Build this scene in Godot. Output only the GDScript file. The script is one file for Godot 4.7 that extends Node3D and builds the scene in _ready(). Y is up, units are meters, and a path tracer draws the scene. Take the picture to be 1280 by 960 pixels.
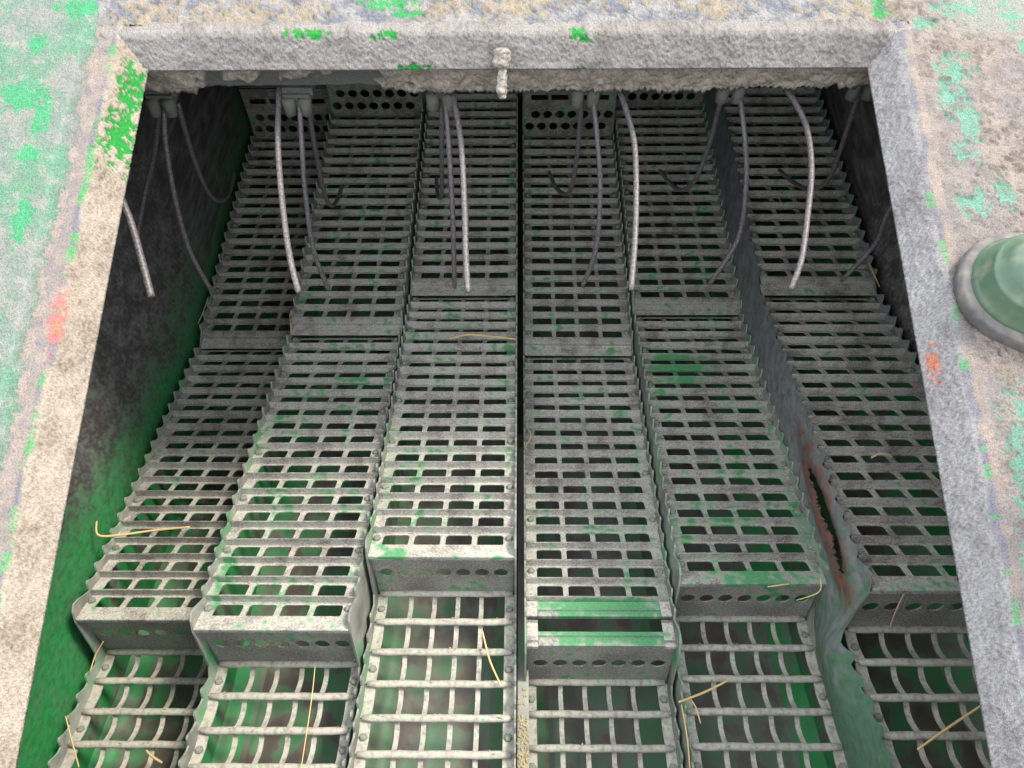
extends Node3D
# A combine harvester's straw walkers, seen down through the opening in its hood.

const PITCH := 0.028          # one louvre of a walker
const HALF := 0.0925          # half the width of a walker's sheet
const GRID_PITCH := 0.042     # one bar of the rear grid
const LENGTH := 1.75          # unrolled length of a walker's surface
var rng := RandomNumberGenerator.new()
var n_fine := FastNoiseLite.new()
var n_mid := FastNoiseLite.new()
var n_big := FastNoiseLite.new()
var n_cell := FastNoiseLite.new()
var M := {}
var srgb := PackedByteArray()
var used := {}

# ---------------------------------------------------------------- helpers
func V(x: float, y: float, z: float) -> Vector3:
	return Vector3(x, y, z)

func lin(r: float, g: float, b: float) -> Color:
	return Color(r, g, b).linear_to_srgb()

func numbered(n: String) -> String:
	if not used.has(n):
		used[n] = 0
		return n
	used[n] += 1
	return "%s_%03d" % [n, used[n]]

func tag(o: Node, label: String, category: String, group := "") -> void:
	o.set_meta("label", label)
	o.set_meta("category", category)
	if group != "":
		o.set_meta("group", group)

func thing(called: String, at: Vector3, label: String, category: String, group := "") -> Node3D:
	var o := Node3D.new()
	o.name = numbered(called)
	add_child(o)
	o.position = at
	tag(o, label, category, group)
	return o

func holder(called: String, parent: Node) -> Node3D:
	var o := Node3D.new()
	o.name = called
	parent.add_child(o, true)
	return o

func part(called: String, mesh: Mesh, mat: Material, parent: Node, xf := Transform3D.IDENTITY) -> MeshInstance3D:
	var o := MeshInstance3D.new()
	o.name = called
	o.mesh = mesh
	o.material_override = mat
	o.transform = xf
	parent.add_child(o, true)
	return o

func flat_tool() -> SurfaceTool:
	var st := SurfaceTool.new()
	st.begin(Mesh.PRIMITIVE_TRIANGLES)
	st.set_smooth_group(-1)
	return st

func smooth_tool() -> SurfaceTool:
	var st := SurfaceTool.new()
	st.begin(Mesh.PRIMITIVE_TRIANGLES)
	st.set_smooth_group(0)
	return st

func done(st: SurfaceTool) -> ArrayMesh:
	st.generate_normals()
	return st.commit()

func quad(st: SurfaceTool, a: Vector3, b: Vector3, c: Vector3, d: Vector3, ua := Vector2.ZERO, ub := Vector2.ZERO, uc := Vector2.ZERO, ud := Vector2.ZERO) -> void:
	st.set_uv(ua); st.add_vertex(a)
	st.set_uv(ub); st.add_vertex(b)
	st.set_uv(uc); st.add_vertex(c)
	st.set_uv(ua); st.add_vertex(a)
	st.set_uv(uc); st.add_vertex(c)
	st.set_uv(ud); st.add_vertex(d)

func tri(st: SurfaceTool, a: Vector3, b: Vector3, c: Vector3, ua := Vector2.ZERO, ub := Vector2.ZERO, uc := Vector2.ZERO) -> void:
	st.set_uv(ua); st.add_vertex(a)
	st.set_uv(ub); st.add_vertex(b)
	st.set_uv(uc); st.add_vertex(c)

func box(st: SurfaceTool, c: Vector3, s: Vector3) -> void:
	var h := s * 0.5
	var p := []
	for i in 8:
		p.append(c + Vector3(h.x if i & 1 else -h.x, h.y if i & 2 else -h.y, h.z if i & 4 else -h.z))
	for f in [[0, 2, 3, 1], [4, 5, 7, 6], [0, 1, 5, 4], [2, 6, 7, 3], [0, 4, 6, 2], [1, 3, 7, 5]]:
		quad(st, p[f[0]], p[f[1]], p[f[2]], p[f[3]])

# a round bar along points, radii per point, ends closed
func tube(st: SurfaceTool, pts: Array, radii: Array, sides := 8, squash := 1.0) -> void:
	var rings := []
	var side := Vector3.ZERO
	for i in pts.size():
		var a: Vector3 = pts[max(i - 1, 0)]
		var b: Vector3 = pts[min(i + 1, pts.size() - 1)]
		var t := (b - a).normalized()
		if side == Vector3.ZERO:
			side = t.cross(Vector3.UP if abs(t.y) < 0.9 else Vector3.RIGHT).normalized()
		side = (side - t * side.dot(t)).normalized()
		var up := t.cross(side)
		var ring := []
		for k in sides:
			var w := TAU * k / sides
			ring.append(pts[i] + (side * cos(w) + up * sin(w) * squash) * radii[i])
		rings.append(ring)
	for i in rings.size() - 1:
		for k in sides:
			var m := (k + 1) % sides
			quad(st, rings[i][k], rings[i + 1][k], rings[i + 1][m], rings[i][m])
	for e in [0, rings.size() - 1]:
		for k in sides:
			var m := (k + 1) % sides
			if e == 0:
				tri(st, pts[0], rings[0][k], rings[0][m])
			else:
				tri(st, pts[e], rings[e][m], rings[e][k])

func spline(pts: Array, steps: int) -> Array:
	var out := []
	for i in pts.size() - 1:
		var p0: Vector3 = pts[max(i - 1, 0)]
		var p1: Vector3 = pts[i]
		var p2: Vector3 = pts[i + 1]
		var p3: Vector3 = pts[min(i + 2, pts.size() - 1)]
		for k in steps:
			out.append(p1.cubic_interpolate(p2, p0, p3, float(k) / steps))
	out.append(pts[-1])
	return out

# a sheet of nu x nv points with colours
func sheet(nu: int, nv: int, pos: PackedVector3Array, col: PackedColorArray) -> ArrayMesh:
	var nor := PackedVector3Array()
	nor.resize(nu * nv)
	for j in nv:
		for i in nu:
			var a := pos[j * nu + mini(i + 1, nu - 1)] - pos[j * nu + maxi(i - 1, 0)]
			var b := pos[mini(j + 1, nv - 1) * nu + i] - pos[maxi(j - 1, 0) * nu + i]
			nor[j * nu + i] = b.cross(a).normalized()
	var idx := PackedInt32Array()
	idx.resize((nu - 1) * (nv - 1) * 6)
	var w := 0
	for j in nv - 1:
		for i in nu - 1:
			var a := j * nu + i
			for k in [a, a + 1, a + nu + 1, a, a + nu + 1, a + nu]:
				idx[w] = k
				w += 1
	var arr := []
	arr.resize(Mesh.ARRAY_MAX)
	arr[Mesh.ARRAY_VERTEX] = pos
	arr[Mesh.ARRAY_NORMAL] = nor
	arr[Mesh.ARRAY_COLOR] = col
	arr[Mesh.ARRAY_INDEX] = idx
	var m := ArrayMesh.new()
	m.add_surface_from_arrays(Mesh.PRIMITIVE_TRIANGLES, arr)
	return m

func steps_between(a: float, b: float, fine0: float, fine1: float, fine: float, coarse: float) -> PackedFloat32Array:
	var out := PackedFloat32Array()
	var x := a
	while x < b - 1e-5:
		out.append(x)
		x += fine if x >= fine0 - 1e-5 and x < fine1 else coarse
	out.append(b)
	return out

func noise(sd: int, freq: float, oct := 4, kind := FastNoiseLite.TYPE_SIMPLEX) -> FastNoiseLite:
	var n := FastNoiseLite.new()
	n.seed = sd
	n.frequency = freq
	n.noise_type = kind
	n.fractal_octaves = oct
	return n

# a tiling texture: noise through a ramp of linear colours
func ramp_tex(sd: int, freq: float, stops: Array, size := 512, oct := 5) -> ImageTexture:
	var img := noise(sd, freq, oct).get_seamless_image(size, size)
	img.convert(Image.FORMAT_L8)
	var src := img.get_data()
	var lut := []
	for i in 256:
		var t := i / 255.0
		var c: Color = stops[-1][1]
		for k in stops.size() - 1:
			if t <= stops[k + 1][0]:
				c = stops[k][1].lerp(stops[k + 1][1], clampf((t - stops[k][0]) / (stops[k + 1][0] - stops[k][0]), 0, 1))
				break
		c = c.linear_to_srgb()
		lut.append([int(c.r * 255), int(c.g * 255), int(c.b * 255)])
	var out := PackedByteArray()
	out.resize(size * size * 3)
	for i in size * size:
		var c: Array = lut[src[i]]
		out[i * 3] = c[0]
		out[i * 3 + 1] = c[1]
		out[i * 3 + 2] = c[2]
	return ImageTexture.create_from_image(Image.create_from_data(size, size, false, Image.FORMAT_RGB8, out))

func grey_tex(sd: int, freq: float, size := 512, oct := 4) -> ImageTexture:
	var img := noise(sd, freq, oct).get_seamless_image(size, size)
	img.convert(Image.FORMAT_L8)
	return ImageTexture.create_from_image(img)

func tri_mat(tex: Texture2D, tiles: float, rough: float, relief: Texture2D = null, cm := 0.03, metal := 0.0) -> StandardMaterial3D:
	var m := StandardMaterial3D.new()
	m.albedo_texture = tex
	m.uv1_triplanar = true
	m.uv1_world_triplanar = true
	m.uv1_scale = Vector3.ONE * tiles
	m.roughness = rough
	m.metallic = metal
	if relief:
		m.heightmap_enabled = true
		m.heightmap_texture = relief
		m.heightmap_scale = cm
	return m

# ---------------------------------------------------------------- scene
func _ready() -> void:
	rng.seed = 7
	# camera
	var cam := Camera3D.new()
	cam.name = "camera"
	add_child(cam)
	cam.fov = 53.13
	cam.near = 0.02
	cam.far = 60.0
	cam.position = Vector3(0, 1.5, 0)
	cam.basis = Basis(Vector3.RIGHT, deg_to_rad(-58.0)) * Basis(Vector3.UP, deg_to_rad(0.597))
	cam.current = true
	# sky and sun: bright overcast
	var sm := ProceduralSkyMaterial.new()
	sm.sky_top_color = Color(0.96, 0.975, 1.0)
	sm.sky_horizon_color = Color(0.67, 0.69, 0.72)
	sm.sky_curve = 0.5
	sm.ground_bottom_color = Color(0.30, 0.28, 0.24)
	sm.ground_horizon_color = Color(0.50, 0.48, 0.44)
	var sky := Sky.new()
	sky.sky_material = sm
	var env := Environment.new()
	env.background_mode = Environment.BG_SKY
	env.sky = sky
	env.background_energy_multiplier = 1.0
	env.tonemap_mode = Environment.TONE_MAPPER_LINEAR
	env.tonemap_exposure = 3.8
	env.ambient_light_source = Environment.AMBIENT_SOURCE_SKY
	env.sdfgi_enabled = true
	env.ssao_enabled = true
	env.ssil_enabled = true
	var we := WorldEnvironment.new()
	we.name = "environment"
	we.environment = env
	add_child(we)
	var sun := DirectionalLight3D.new()
	sun.name = "sun"
	add_child(sun)
	sun.light_energy = 0.52
	sun.light_angular_distance = 14.0
	sun.light_color = Color(1.0, 0.96, 0.90)
	sun.shadow_enabled = true
	sun.look_at_from_position(Vector3(1.9, 3.7, -1.1), Vector3(0, 0.5, -0.2))
	# noises and materials
	for i in 256:
		srgb.append(0)
	n_fine = noise(11, 220.0, 3)
	n_mid = noise(12, 38.0, 4)
	n_big = noise(13, 9.0, 3)
	n_cell = noise(14, 140.0, 2, FastNoiseLite.TYPE_CELLULAR)
	materials()
	hood()
	chamber()
	for k in 6:
		walker(k)
	deflectors()
	drive()
	straws()
	husks()
	boot()

func materials() -> void:
	var grain := grey_tex(21, 0.035)
	var coarse := grey_tex(22, 0.012)
	M.grain = grain
	M.bolt_mesh = bolt_mesh()
	M.bar = tri_mat(ramp_tex(30, 0.03, [[0.0, Color(0.15, 0.14, 0.125)], [0.34, Color(0.27, 0.255, 0.225)], [0.50, Color(0.34, 0.315, 0.275)], [0.66, Color(0.36, 0.335, 0.295)], [0.76, Color(0.24, 0.31, 0.23)], [1.0, Color(0.08, 0.25, 0.11)]], 512, 6), 4.3, 0.85, grain, 0.03)
	M.plate = tri_mat(ramp_tex(31, 0.006, [[0.0, Color(0.13, 0.13, 0.12)], [0.40, Color(0.23, 0.235, 0.21)], [0.54, Color(0.27, 0.285, 0.25)], [0.64, Color(0.19, 0.29, 0.20)], [1.0, Color(0.06, 0.24, 0.10)]]), 3.1, 0.75, grain, 0.03)
	M.plate_grey = tri_mat(ramp_tex(32, 0.008, [[0.0, Color(0.12, 0.13, 0.135)], [0.5, Color(0.20, 0.215, 0.22)], [0.7, Color(0.16, 0.20, 0.18)], [1.0, Color(0.08, 0.20, 0.11)]]), 3.0, 0.6, grain, 0.03)
	M.green = tri_mat(ramp_tex(33, 0.007, [[0.0, Color(0.02, 0.20, 0.05)], [0.48, Color(0.03, 0.20, 0.065)], [0.58, Color(0.07, 0.19, 0.09)], [0.68, Color(0.12, 0.14, 0.10)], [1.0, Color(0.08, 0.068, 0.06)]]), 3.7, 0.5, grain, 0.02)
	M.pan = tri_mat(ramp_tex(34, 0.010, [[0.0, Color(0.035, 0.20, 0.065)], [0.40, Color(0.06, 0.17, 0.08)], [0.50, Color(0.095, 0.14, 0.09)], [0.58, Color(0.095, 0.082, 0.068)], [1.0, Color(0.06, 0.047, 0.042)]], 512, 6), 2.6, 0.6, grain, 0.03)
	M.pan_grey = tri_mat(ramp_tex(46, 0.010, [[0.0, Color(0.05, 0.16, 0.075)], [0.38, Color(0.09, 0.14, 0.095)], [0.50, Color(0.12, 0.125, 0.10)], [0.60, Color(0.10, 0.085, 0.075)], [1.0, Color(0.065, 0.05, 0.045)]], 512, 6), 2.8, 0.6, grain, 0.03)
	M.green_dull = tri_mat(ramp_tex(47, 0.009, [[0.0, Color(0.05, 0.17, 0.075)], [0.50, Color(0.075, 0.165, 0.09)], [0.62, Color(0.12, 0.16, 0.115)], [1.0, Color(0.09, 0.078, 0.068)]], 512, 6), 3.3, 0.6, grain, 0.02)
	M.rod = tri_mat(ramp_tex(35, 0.06, [[0.0, Color(0.03, 0.025, 0.025)], [0.40, Color(0.055, 0.048, 0.05)], [0.50, Color(0.075, 0.066, 0.068)], [0.62, Color(0.115, 0.103, 0.11)], [1.0, Color(0.17, 0.152, 0.16)]]), 8.0, 0.5, grain, 0.012)
	M.bracket = tri_mat(ramp_tex(36, 0.02, [[0.0, Color(0.06, 0.055, 0.05)], [0.5, Color(0.12, 0.115, 0.10)], [1.0, Color(0.08, 0.12, 0.085)]]), 6.0, 0.8, grain, 0.05)
	M.bolt = tri_mat(ramp_tex(37, 0.03, [[0.0, Color(0.10, 0.095, 0.085)], [0.5, Color(0.19, 0.185, 0.165)], [1.0, Color(0.12, 0.25, 0.14)]]), 9.0, 0.7, grain, 0.04)
	M.rust = tri_mat(ramp_tex(38, 0.02, [[0.0, Color(0.07, 0.03, 0.02)], [0.5, Color(0.17, 0.075, 0.05)], [1.0, Color(0.26, 0.15, 0.11)]]), 6.0, 0.85, grain, 0.06)
	M.wood = tri_mat(ramp_tex(39, 0.02, [[0.0, Color(0.22, 0.17, 0.08)], [1.0, Color(0.42, 0.34, 0.17)]]), 7.0, 0.8, grain, 0.03)
	M.dark = tri_mat(ramp_tex(40, 0.01, [[0.0, Color(0.10, 0.13, 0.09)], [0.5, Color(0.15, 0.17, 0.13)], [1.0, Color(0.22, 0.20, 0.16)]]), 2.0, 0.9, grain, 0.05)
	var m := StandardMaterial3D.new()
	# dusty crust: colours come with the points, grain from the texture
	m = tri_mat(ramp_tex(41, 0.05, [[0.0, Color(0.38, 0.37, 0.36)], [0.36, Color(0.70, 0.69, 0.68)], [0.50, Color(0.94, 0.93, 0.92)], [0.62, Color(1, 1, 1)], [1.0, Color(1, 1, 1)]], 1024, 6), 8.0, 0.92, grain, 0.16)
	m.vertex_color_use_as_albedo = true
	m.heightmap_scale = 0.09
	m.heightmap_texture = grey_tex(23, 0.11, 1024, 3)
	M.crust = m
	m = tri_mat(ramp_tex(42, 0.03, [[0.0, Color(0.62, 0.62, 0.62)], [0.5, Color(0.9, 0.9, 0.9)], [1.0, Color(1, 1, 1)]]), 4.0, 0.7, grain, 0.05)
	m.vertex_color_use_as_albedo = true
	M.painted = m
	m = tri_mat(ramp_tex(43, 0.012, [[0.0, Color(0.14, 0.17, 0.115)], [0.40, Color(0.065, 0.12, 0.075)], [0.60, Color(0.07, 0.125, 0.08)], [0.70, Color(0.12, 0.15, 0.105)], [1.0, Color(0.25, 0.25, 0.19)]], 512, 6), 4.0, 0.16, grain, 0.006)
	M.boot = m
	M.sole = tri_mat(ramp_tex(44, 0.02, [[0.0, Color(0.06, 0.06, 0.065)], [0.5, Color(0.12, 0.115, 0.11)], [1.0, Color(0.22, 0.19, 0.16)]]), 5.0, 0.8, grain, 0.04)
	for k in 3:
		var s := StandardMaterial3D.new()
		s.albedo_color = lin([0.52, 0.42, 0.44][k], [0.38, 0.31, 0.36][k], [0.17, 0.15, 0.24][k])
		s.roughness = 0.6
		M["straw%d" % k] = s

# ---------------------------------------------------------------- the hood's deck round the opening
const DECK_AT := Vector3(0, 1.0381, -0.6686)
const HOLE_L := -0.374
const HOLE_R := 0.346
const HOLE_NEAR := 0.78

func blob(x: float, w: float, cx: float, cw: float, rx: float, rw: float, rough := 0.55) -> float:
	var d := Vector2((x - cx) / rx, (w - cw) / rw).length()
	return smoothstep(1.16, 0.90, d + rough * n_mid.get_noise_2d(x * 1.6 + 5.0, w * 1.6) + 0.8 * rough * n_fine.get_noise_2d(x * 0.7, w * 0.7))

func deck_point(at_x: float, at_w: float) -> Array:
	var x := at_x * 0.959
	var w := at_w * 0.959 + 0.0223
	var f := n_fine.get_noise_2d(x, w)
	var m := n_mid.get_noise_2d(x, w)
	var b := n_big.get_noise_2d(x, w)
	var c := n_cell.get_noise_2d(x, w)
	var col: Color
	var h := 0.0
	var crust := clampf(0.6 + 0.7 * m + 0.4 * b, 0, 1)
	if w < 0.004 and x > -0.395 + 0.3 * minf(w, 0.0) and x < 0.355:
		# dusty plate beyond the opening, bluish with chaff on it
		col = Color(0.125, 0.135, 0.16).lerp(Color(0.225, 0.22, 0.22), clampf(0.45 + 1.3 * m + 0.5 * f, 0, 1))
		var chaff := 0.0
		for q in [[-0.348, -0.02, 0.03, 0.02], [-0.270, -0.014, 0.05, 0.022], [-0.317, -0.006, 0.02, 0.01], [-0.202, -0.025, 0.018, 0.01], [-0.076, -0.028, 0.022, 0.012], [-0.008, -0.03, 0.03, 0.012], [0.183, -0.025, 0.02, 0.012], [0.33, -0.02, 0.035, 0.03], [0.10, -0.06, 0.08, 0.02], [-0.2, -0.09, 0.1, 0.03]]:
			chaff = maxf(chaff, blob(x, w, q[0], q[1], q[2], q[3], 1.5))
		col = col.lerp(Color(0.31, 0.26, 0.185).lerp(Color(0.20, 0.17, 0.13), clampf(0.5 + f, 0, 1)), chaff * 0.9)
		h = 0.0012 * m + 0.0007 * f + chaff * (0.0018 + 0.0022 * f)
		for q in [[-0.225, -0.004, 0.009, 0.004], [-0.125, -0.036, 0.022, 0.006], [-0.107, -0.024, 0.012, 0.004], [0.059, 0.002, 0.012, 0.005], [-0.203, 0.001, 0.016, 0.004], [-0.131, 0.0, 0.01, 0.003], [0.34, -0.03, 0.006, 0.016]]:
			var p := blob(x, w, q[0], q[1], q[2], q[3], 0.9)
			col = col.lerp(Color(0.035, 0.25, 0.075), p)
			h -= 0.001 * p
	elif x < 0.0:
		var edge := -0.4015 + 0.006 * m + 0.003 * f + 0.004 * b
		if x < edge:
			col = Color(0.15, 0.20, 0.17).lerp(Color(0.095, 0.205, 0.135), clampf(0.35 + 1.6 * b + 0.8 * m, 0, 1))
			col = col.lerp(Color(0.20, 0.205, 0.185), clampf(0.35 + 1.5 * m - 1.2 * b, 0, 0.85))
			var worn := smoothstep(0.010, 0.0, edge - x)
			col = col.lerp(Color(0.085, 0.13, 0.095), worn * clampf(0.5 + 1.5 * f, 0, 0.9))
			h = 0.0004 * f + 0.0004 * m
			for q in [[-0.455, 0.070, 0.022, 0.014], [-0.434, 0.094, 0.008, 0.016], [-0.455, 0.010, 0.007, 0.010], [-0.440, 0.132, 0.010, 0.008], [-0.42, -0.034, 0.022, 0.010], [-0.444, 0.30, 0.012, 0.03], [-0.43, 0.20, 0.008, 0.02]]:
				col = col.lerp(Color(0.035, 0.255, 0.11), 0.9 * blob(x, w, q[0], q[1], q[2], q[3], 0.7))
			if c > -0.15 and f > 0.32:
				col = col.lerp(Color(0.2, 0.19, 0.17), 0.6)
		else:
			col = Color(0.265, 0.222, 0.19).lerp(Color(0.15, 0.14, 0.145), clampf(0.4 + 1.2 * m + 0.9 * f, 0, 1))
			h = 0.0022 + 0.0014 * m + 0.0012 * f
			h *= smoothstep(0.0, 0.006, x - edge)
			var trace := smoothstep(0.005, 0.0015, absf(x + 0.3805 + 0.003 * b)) * clampf(0.2 + 2.6 * n_mid.get_noise_2d(w * 0.7, 3.0), 0, 1)
			col = col.lerp(Color(0.05, 0.36, 0.11) if n_mid.get_noise_2d(w * 0.35, 9.0) > -0.1 else Color(0.17, 0.18, 0.24), trace)
			col = col.lerp(Color(0.42, 0.12, 0.11), 0.75 * blob(x, w, -0.379, 0.286, 0.007, 0.022, 0.8))
	else:
		col = Color(0.275, 0.235, 0.205).lerp(Color(0.15, 0.125, 0.115), clampf(0.35 + 1.1 * m + 1.0 * f, 0, 1))
		col = col.lerp(Color(0.17, 0.165, 0.175), clampf(1.6 * b - 0.1, 0, 0.4))
		h = 0.0022 + 0.0022 * m + 0.0014 * f - 0.0014 * c
		var crack := smoothstep(0.10, 0.02, absf(n_mid.get_noise_2d(x * 1.3 + 40.0, w * 1.3))) * smoothstep(0.0, 0.25, n_big.get_noise_2d(x + 9.0, w) + 0.2)
		h -= 0.0022 * crack
		col = col.lerp(Color(0.10, 0.08, 0.07), 0.55 * crack)
		var bare := 0.0
		for q in [[0.397, 0.050, 0.012, 0.014], [0.386, 0.072, 0.007, 0.02], [0.400, 0.105, 0.007, 0.026], [0.461, -0.018, 0.006, 0.014], [0.375, -0.008, 0.012, 0.005], [0.410, -0.025, 0.02, 0.006], [0.388, 0.186, 0.012, 0.010], [0.470, 0.020, 0.008, 0.006], [0.384, 0.139, 0.006, 0.008], [0.386, 0.41, 0.010, 0.04], [0.417, 0.178, 0.008, 0.010], [0.40, 0.03, 0.012, 0.003], [0.372, 0.50, 0.006, 0.02]]:
			bare = maxf(bare, blob(x, w, q[0], q[1], q[2], q[3], 1.1))
		var thin := smoothstep(0.02, -0.015, w) * smoothstep(0.38, 0.43, x)
		col = col.lerp(Color(0.22, 0.245, 0.215), thin * 0.8)
		h *= 1.0 - 0.8 * thin
		col = col.lerp(Color(0.12, 0.26, 0.195), bare)
		h = lerpf(h, 0.0006, bare)
		var trace := smoothstep(0.005, 0.0015, absf(x - 0.3545 - 0.003 * b)) * clampf(0.1 + 2.4 * n_mid.get_noise_2d(w * 0.7, 13.0), 0, 1)
		if w > 0.2:
			col = col.lerp(Color(0.06, 0.36, 0.14) if n_mid.get_noise_2d(w * 0.35, 4.0) > 0.0 else Color(0.18, 0.20, 0.27), trace)
		for q in [[0.3505, 0.252, 0.004, 0.006], [0.352, 0.262, 0.004, 0.008], [0.350, 0.117, 0.004, 0.012], [0.350, 0.235, 0.006, 0.004]]:
			col = col.lerp(Color(0.40, 0.15, 0.08), 0.8 * blob(x, w, q[0], q[1], q[2], q[3], 0.9))
	var beside := minf(absf(at_x - HOLE_L), absf(at_x - HOLE_R))
	if at_w < -0.03:
		beside = -at_w if at_x > HOLE_L and at_x < HOLE_R else 1.0
	h = lerpf(0.0004 * f, h, smoothstep(0.034, 0.046, beside))
	var g := 1.0 + 0.24 * f + 0.10 * m + 0.06 * b
	return [h, Color(col.r * g, col.g * g, col.b * g)]

func deck_sheet(parent: Node, xs: PackedFloat32Array, ws: PackedFloat32Array, label: String) -> void:
	var pos := PackedVector3Array()
	var col := PackedColorArray()
	for w in ws:
		for x in xs:
			var d := deck_point(x, w)
			pos.append(Vector3(x, d[0], w))
			col.append(d[1])
	part("deck_sheet", sheet(xs.size(), ws.size(), pos, col), M.crust, parent).set_meta("label", label)

# the folded edge of the opening: from the deck over a rounded bend down into the hole
# side 0: left, 1: right, 2: far
func rim(parent: Node, side: int, label: String) -> void:
	var prof := []
	for k in 6:
		prof.append(Vector2(0.040 - 0.0028 * k, -0.0024 + 0.0006 * k))
	for k in 5:
		var a := 0.86 * k / 4.0
		prof.append(Vector2(0.0245 - 0.0060 * sin(a), -0.0050 + 0.0060 * cos(a)))
	for k in 19:
		var t := (k + 1) / 19.0
		prof.append(Vector2(0.0199 * (1.0 - t), lerpf(-0.0011, -0.0235, t)))
	for k in 4:
		prof.append(Vector2(0.0012 * (k + 1), -0.0250))
	for k in 4:
		prof.append(Vector2(0.006 + 0.005 * k, -0.0230 + 0.005 * k))
	var a0 := -0.039 if side < 2 else HOLE_L - 0.039
	var a1 := HOLE_NEAR if side < 2 else HOLE_R + 0.039
	var arc := [0.0]
	for q in range(1, prof.size()):
		arc.append(arc[-1] + prof[q].distance_to(prof[q - 1]))
	var along := steps_between(a0, a1, a0, 0.70, 0.0016, 0.02)
	var pos := PackedVector3Array()
	var col := PackedColorArray()
	for s in along:
		for q in prof.size():
			var p: Vector2 = prof[q]
			var dirn := Vector2(-0.75, 0.66) if q > 8 and q < 30 else Vector2(-0.15, 1)
			var t := p.x * 0.6 + p.y
			var f := n_fine.get_noise_3d(s, t, side * 3.1)
			var m := n_mid.get_noise_3d(s, t, side * 3.1)
			var c := n_cell.get_noise_3d(s * 1.6, t * 1.6, side * 3.1)
			var b := n_big.get_noise_2d(s, side * 7.0)
			var h := 0.0014 + 0.0011 * f + 0.0010 * m - 0.0009 * c
			var base := Color(0.40, 0.365, 0.33)
			var dark := Color(0.20, 0.175, 0.155)
			if side == 0:
				base = Color(0.31, 0.27, 0.222)
				dark = Color(0.125, 0.096, 0.07)
			elif side == 1:
				base = Color(0.255, 0.252, 0.256)
				dark = Color(0.115, 0.105, 0.105)
			else:
				base = Color(0.25, 0.235, 0.222)
				dark = Color(0.10, 0.09, 0.085)
			var k := base.lerp(dark, clampf(0.22 + 1.0 * f + 0.45 * m + 0.35 * b, 0, 1))
			if side < 2:
				# the flat border outside the fold, and the groove with old paint between
				var border := Color(0.255, 0.213, 0.183).lerp(Color(0.15, 0.137, 0.14), clampf(0.35 + 0.9 * m + 0.8 * f, 0, 1))
				k = border.lerp(k, smoothstep(0.014, 0.019, arc[q] + 0.003 * m))
				var groove := smoothstep(0.0042, 0.0014, absf(arc[q] - 0.0165 - 0.003 * b)) * clampf(0.75 + 1.4 * n_mid.get_noise_2d(s * 0.6, 21.0 + side), 0, 1)
				k = k.lerp(Color(0.04, 0.24, 0.08) if n_mid.get_noise_2d(s * 0.5, 31.0 + side) > 0.12 else Color(0.115, 0.12, 0.155), groove * 0.8)
				h -= 0.0008 * groove
				if side == 0:
					k = k.lerp(Color(0.36, 0.10, 0.09), 0.7 * blob(s, arc[q], 0.283, 0.018, 0.024, 0.006, 0.8))
			var paint := 0.0
			if side == 0:
				paint = maxf(blob(s, arc[q], 0.035, 0.040, 0.028, 0.010, 1.1), blob(s, arc[q], 0.085, 0.038, 0.024, 0.013, 1.3))
			elif side == 2:
				for e in [[-0.133, 0.019, 0.010, 0.004], [-0.105, 0.051, 0.018, 0.004], [-0.21, 0.018, 0.016, 0.004], [0.058, 0.019, 0.012, 0.005], [0.059, 0.052, 0.006, 0.003]]:
					paint = maxf(paint, blob(s, arc[q], e[0], e[1], e[2], e[3], 1.0))
			k = k.lerp(Color(0.008, 0.20, 0.025), paint)
			h = lerpf(h, 0.0002, paint)
			if side == 1:
				k = k.lerp(Color(0.42, 0.13, 0.07), 0.8 * blob(s, arc[q], 0.318, 0.040, 0.013, 0.005, 0.9))
			p += dirn.normalized() * h
			var g := 1.0 + 0.34 * f - 0.10 * c
			k = Color(k.r * g, k.g * g, k.b * g)
			var v := Vector3(HOLE_L - p.x, p.y, s)
			if side == 1:
				v = Vector3(HOLE_R + p.x, p.y, s)
			elif side == 2:
				v = Vector3(s, p.y, -p.x)
			pos.append(v)
			col.append(k)
	part("opening_rim", sheet(prof.size(), along.size(), pos, col), M.crust, parent).set_meta("label", label)

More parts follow.
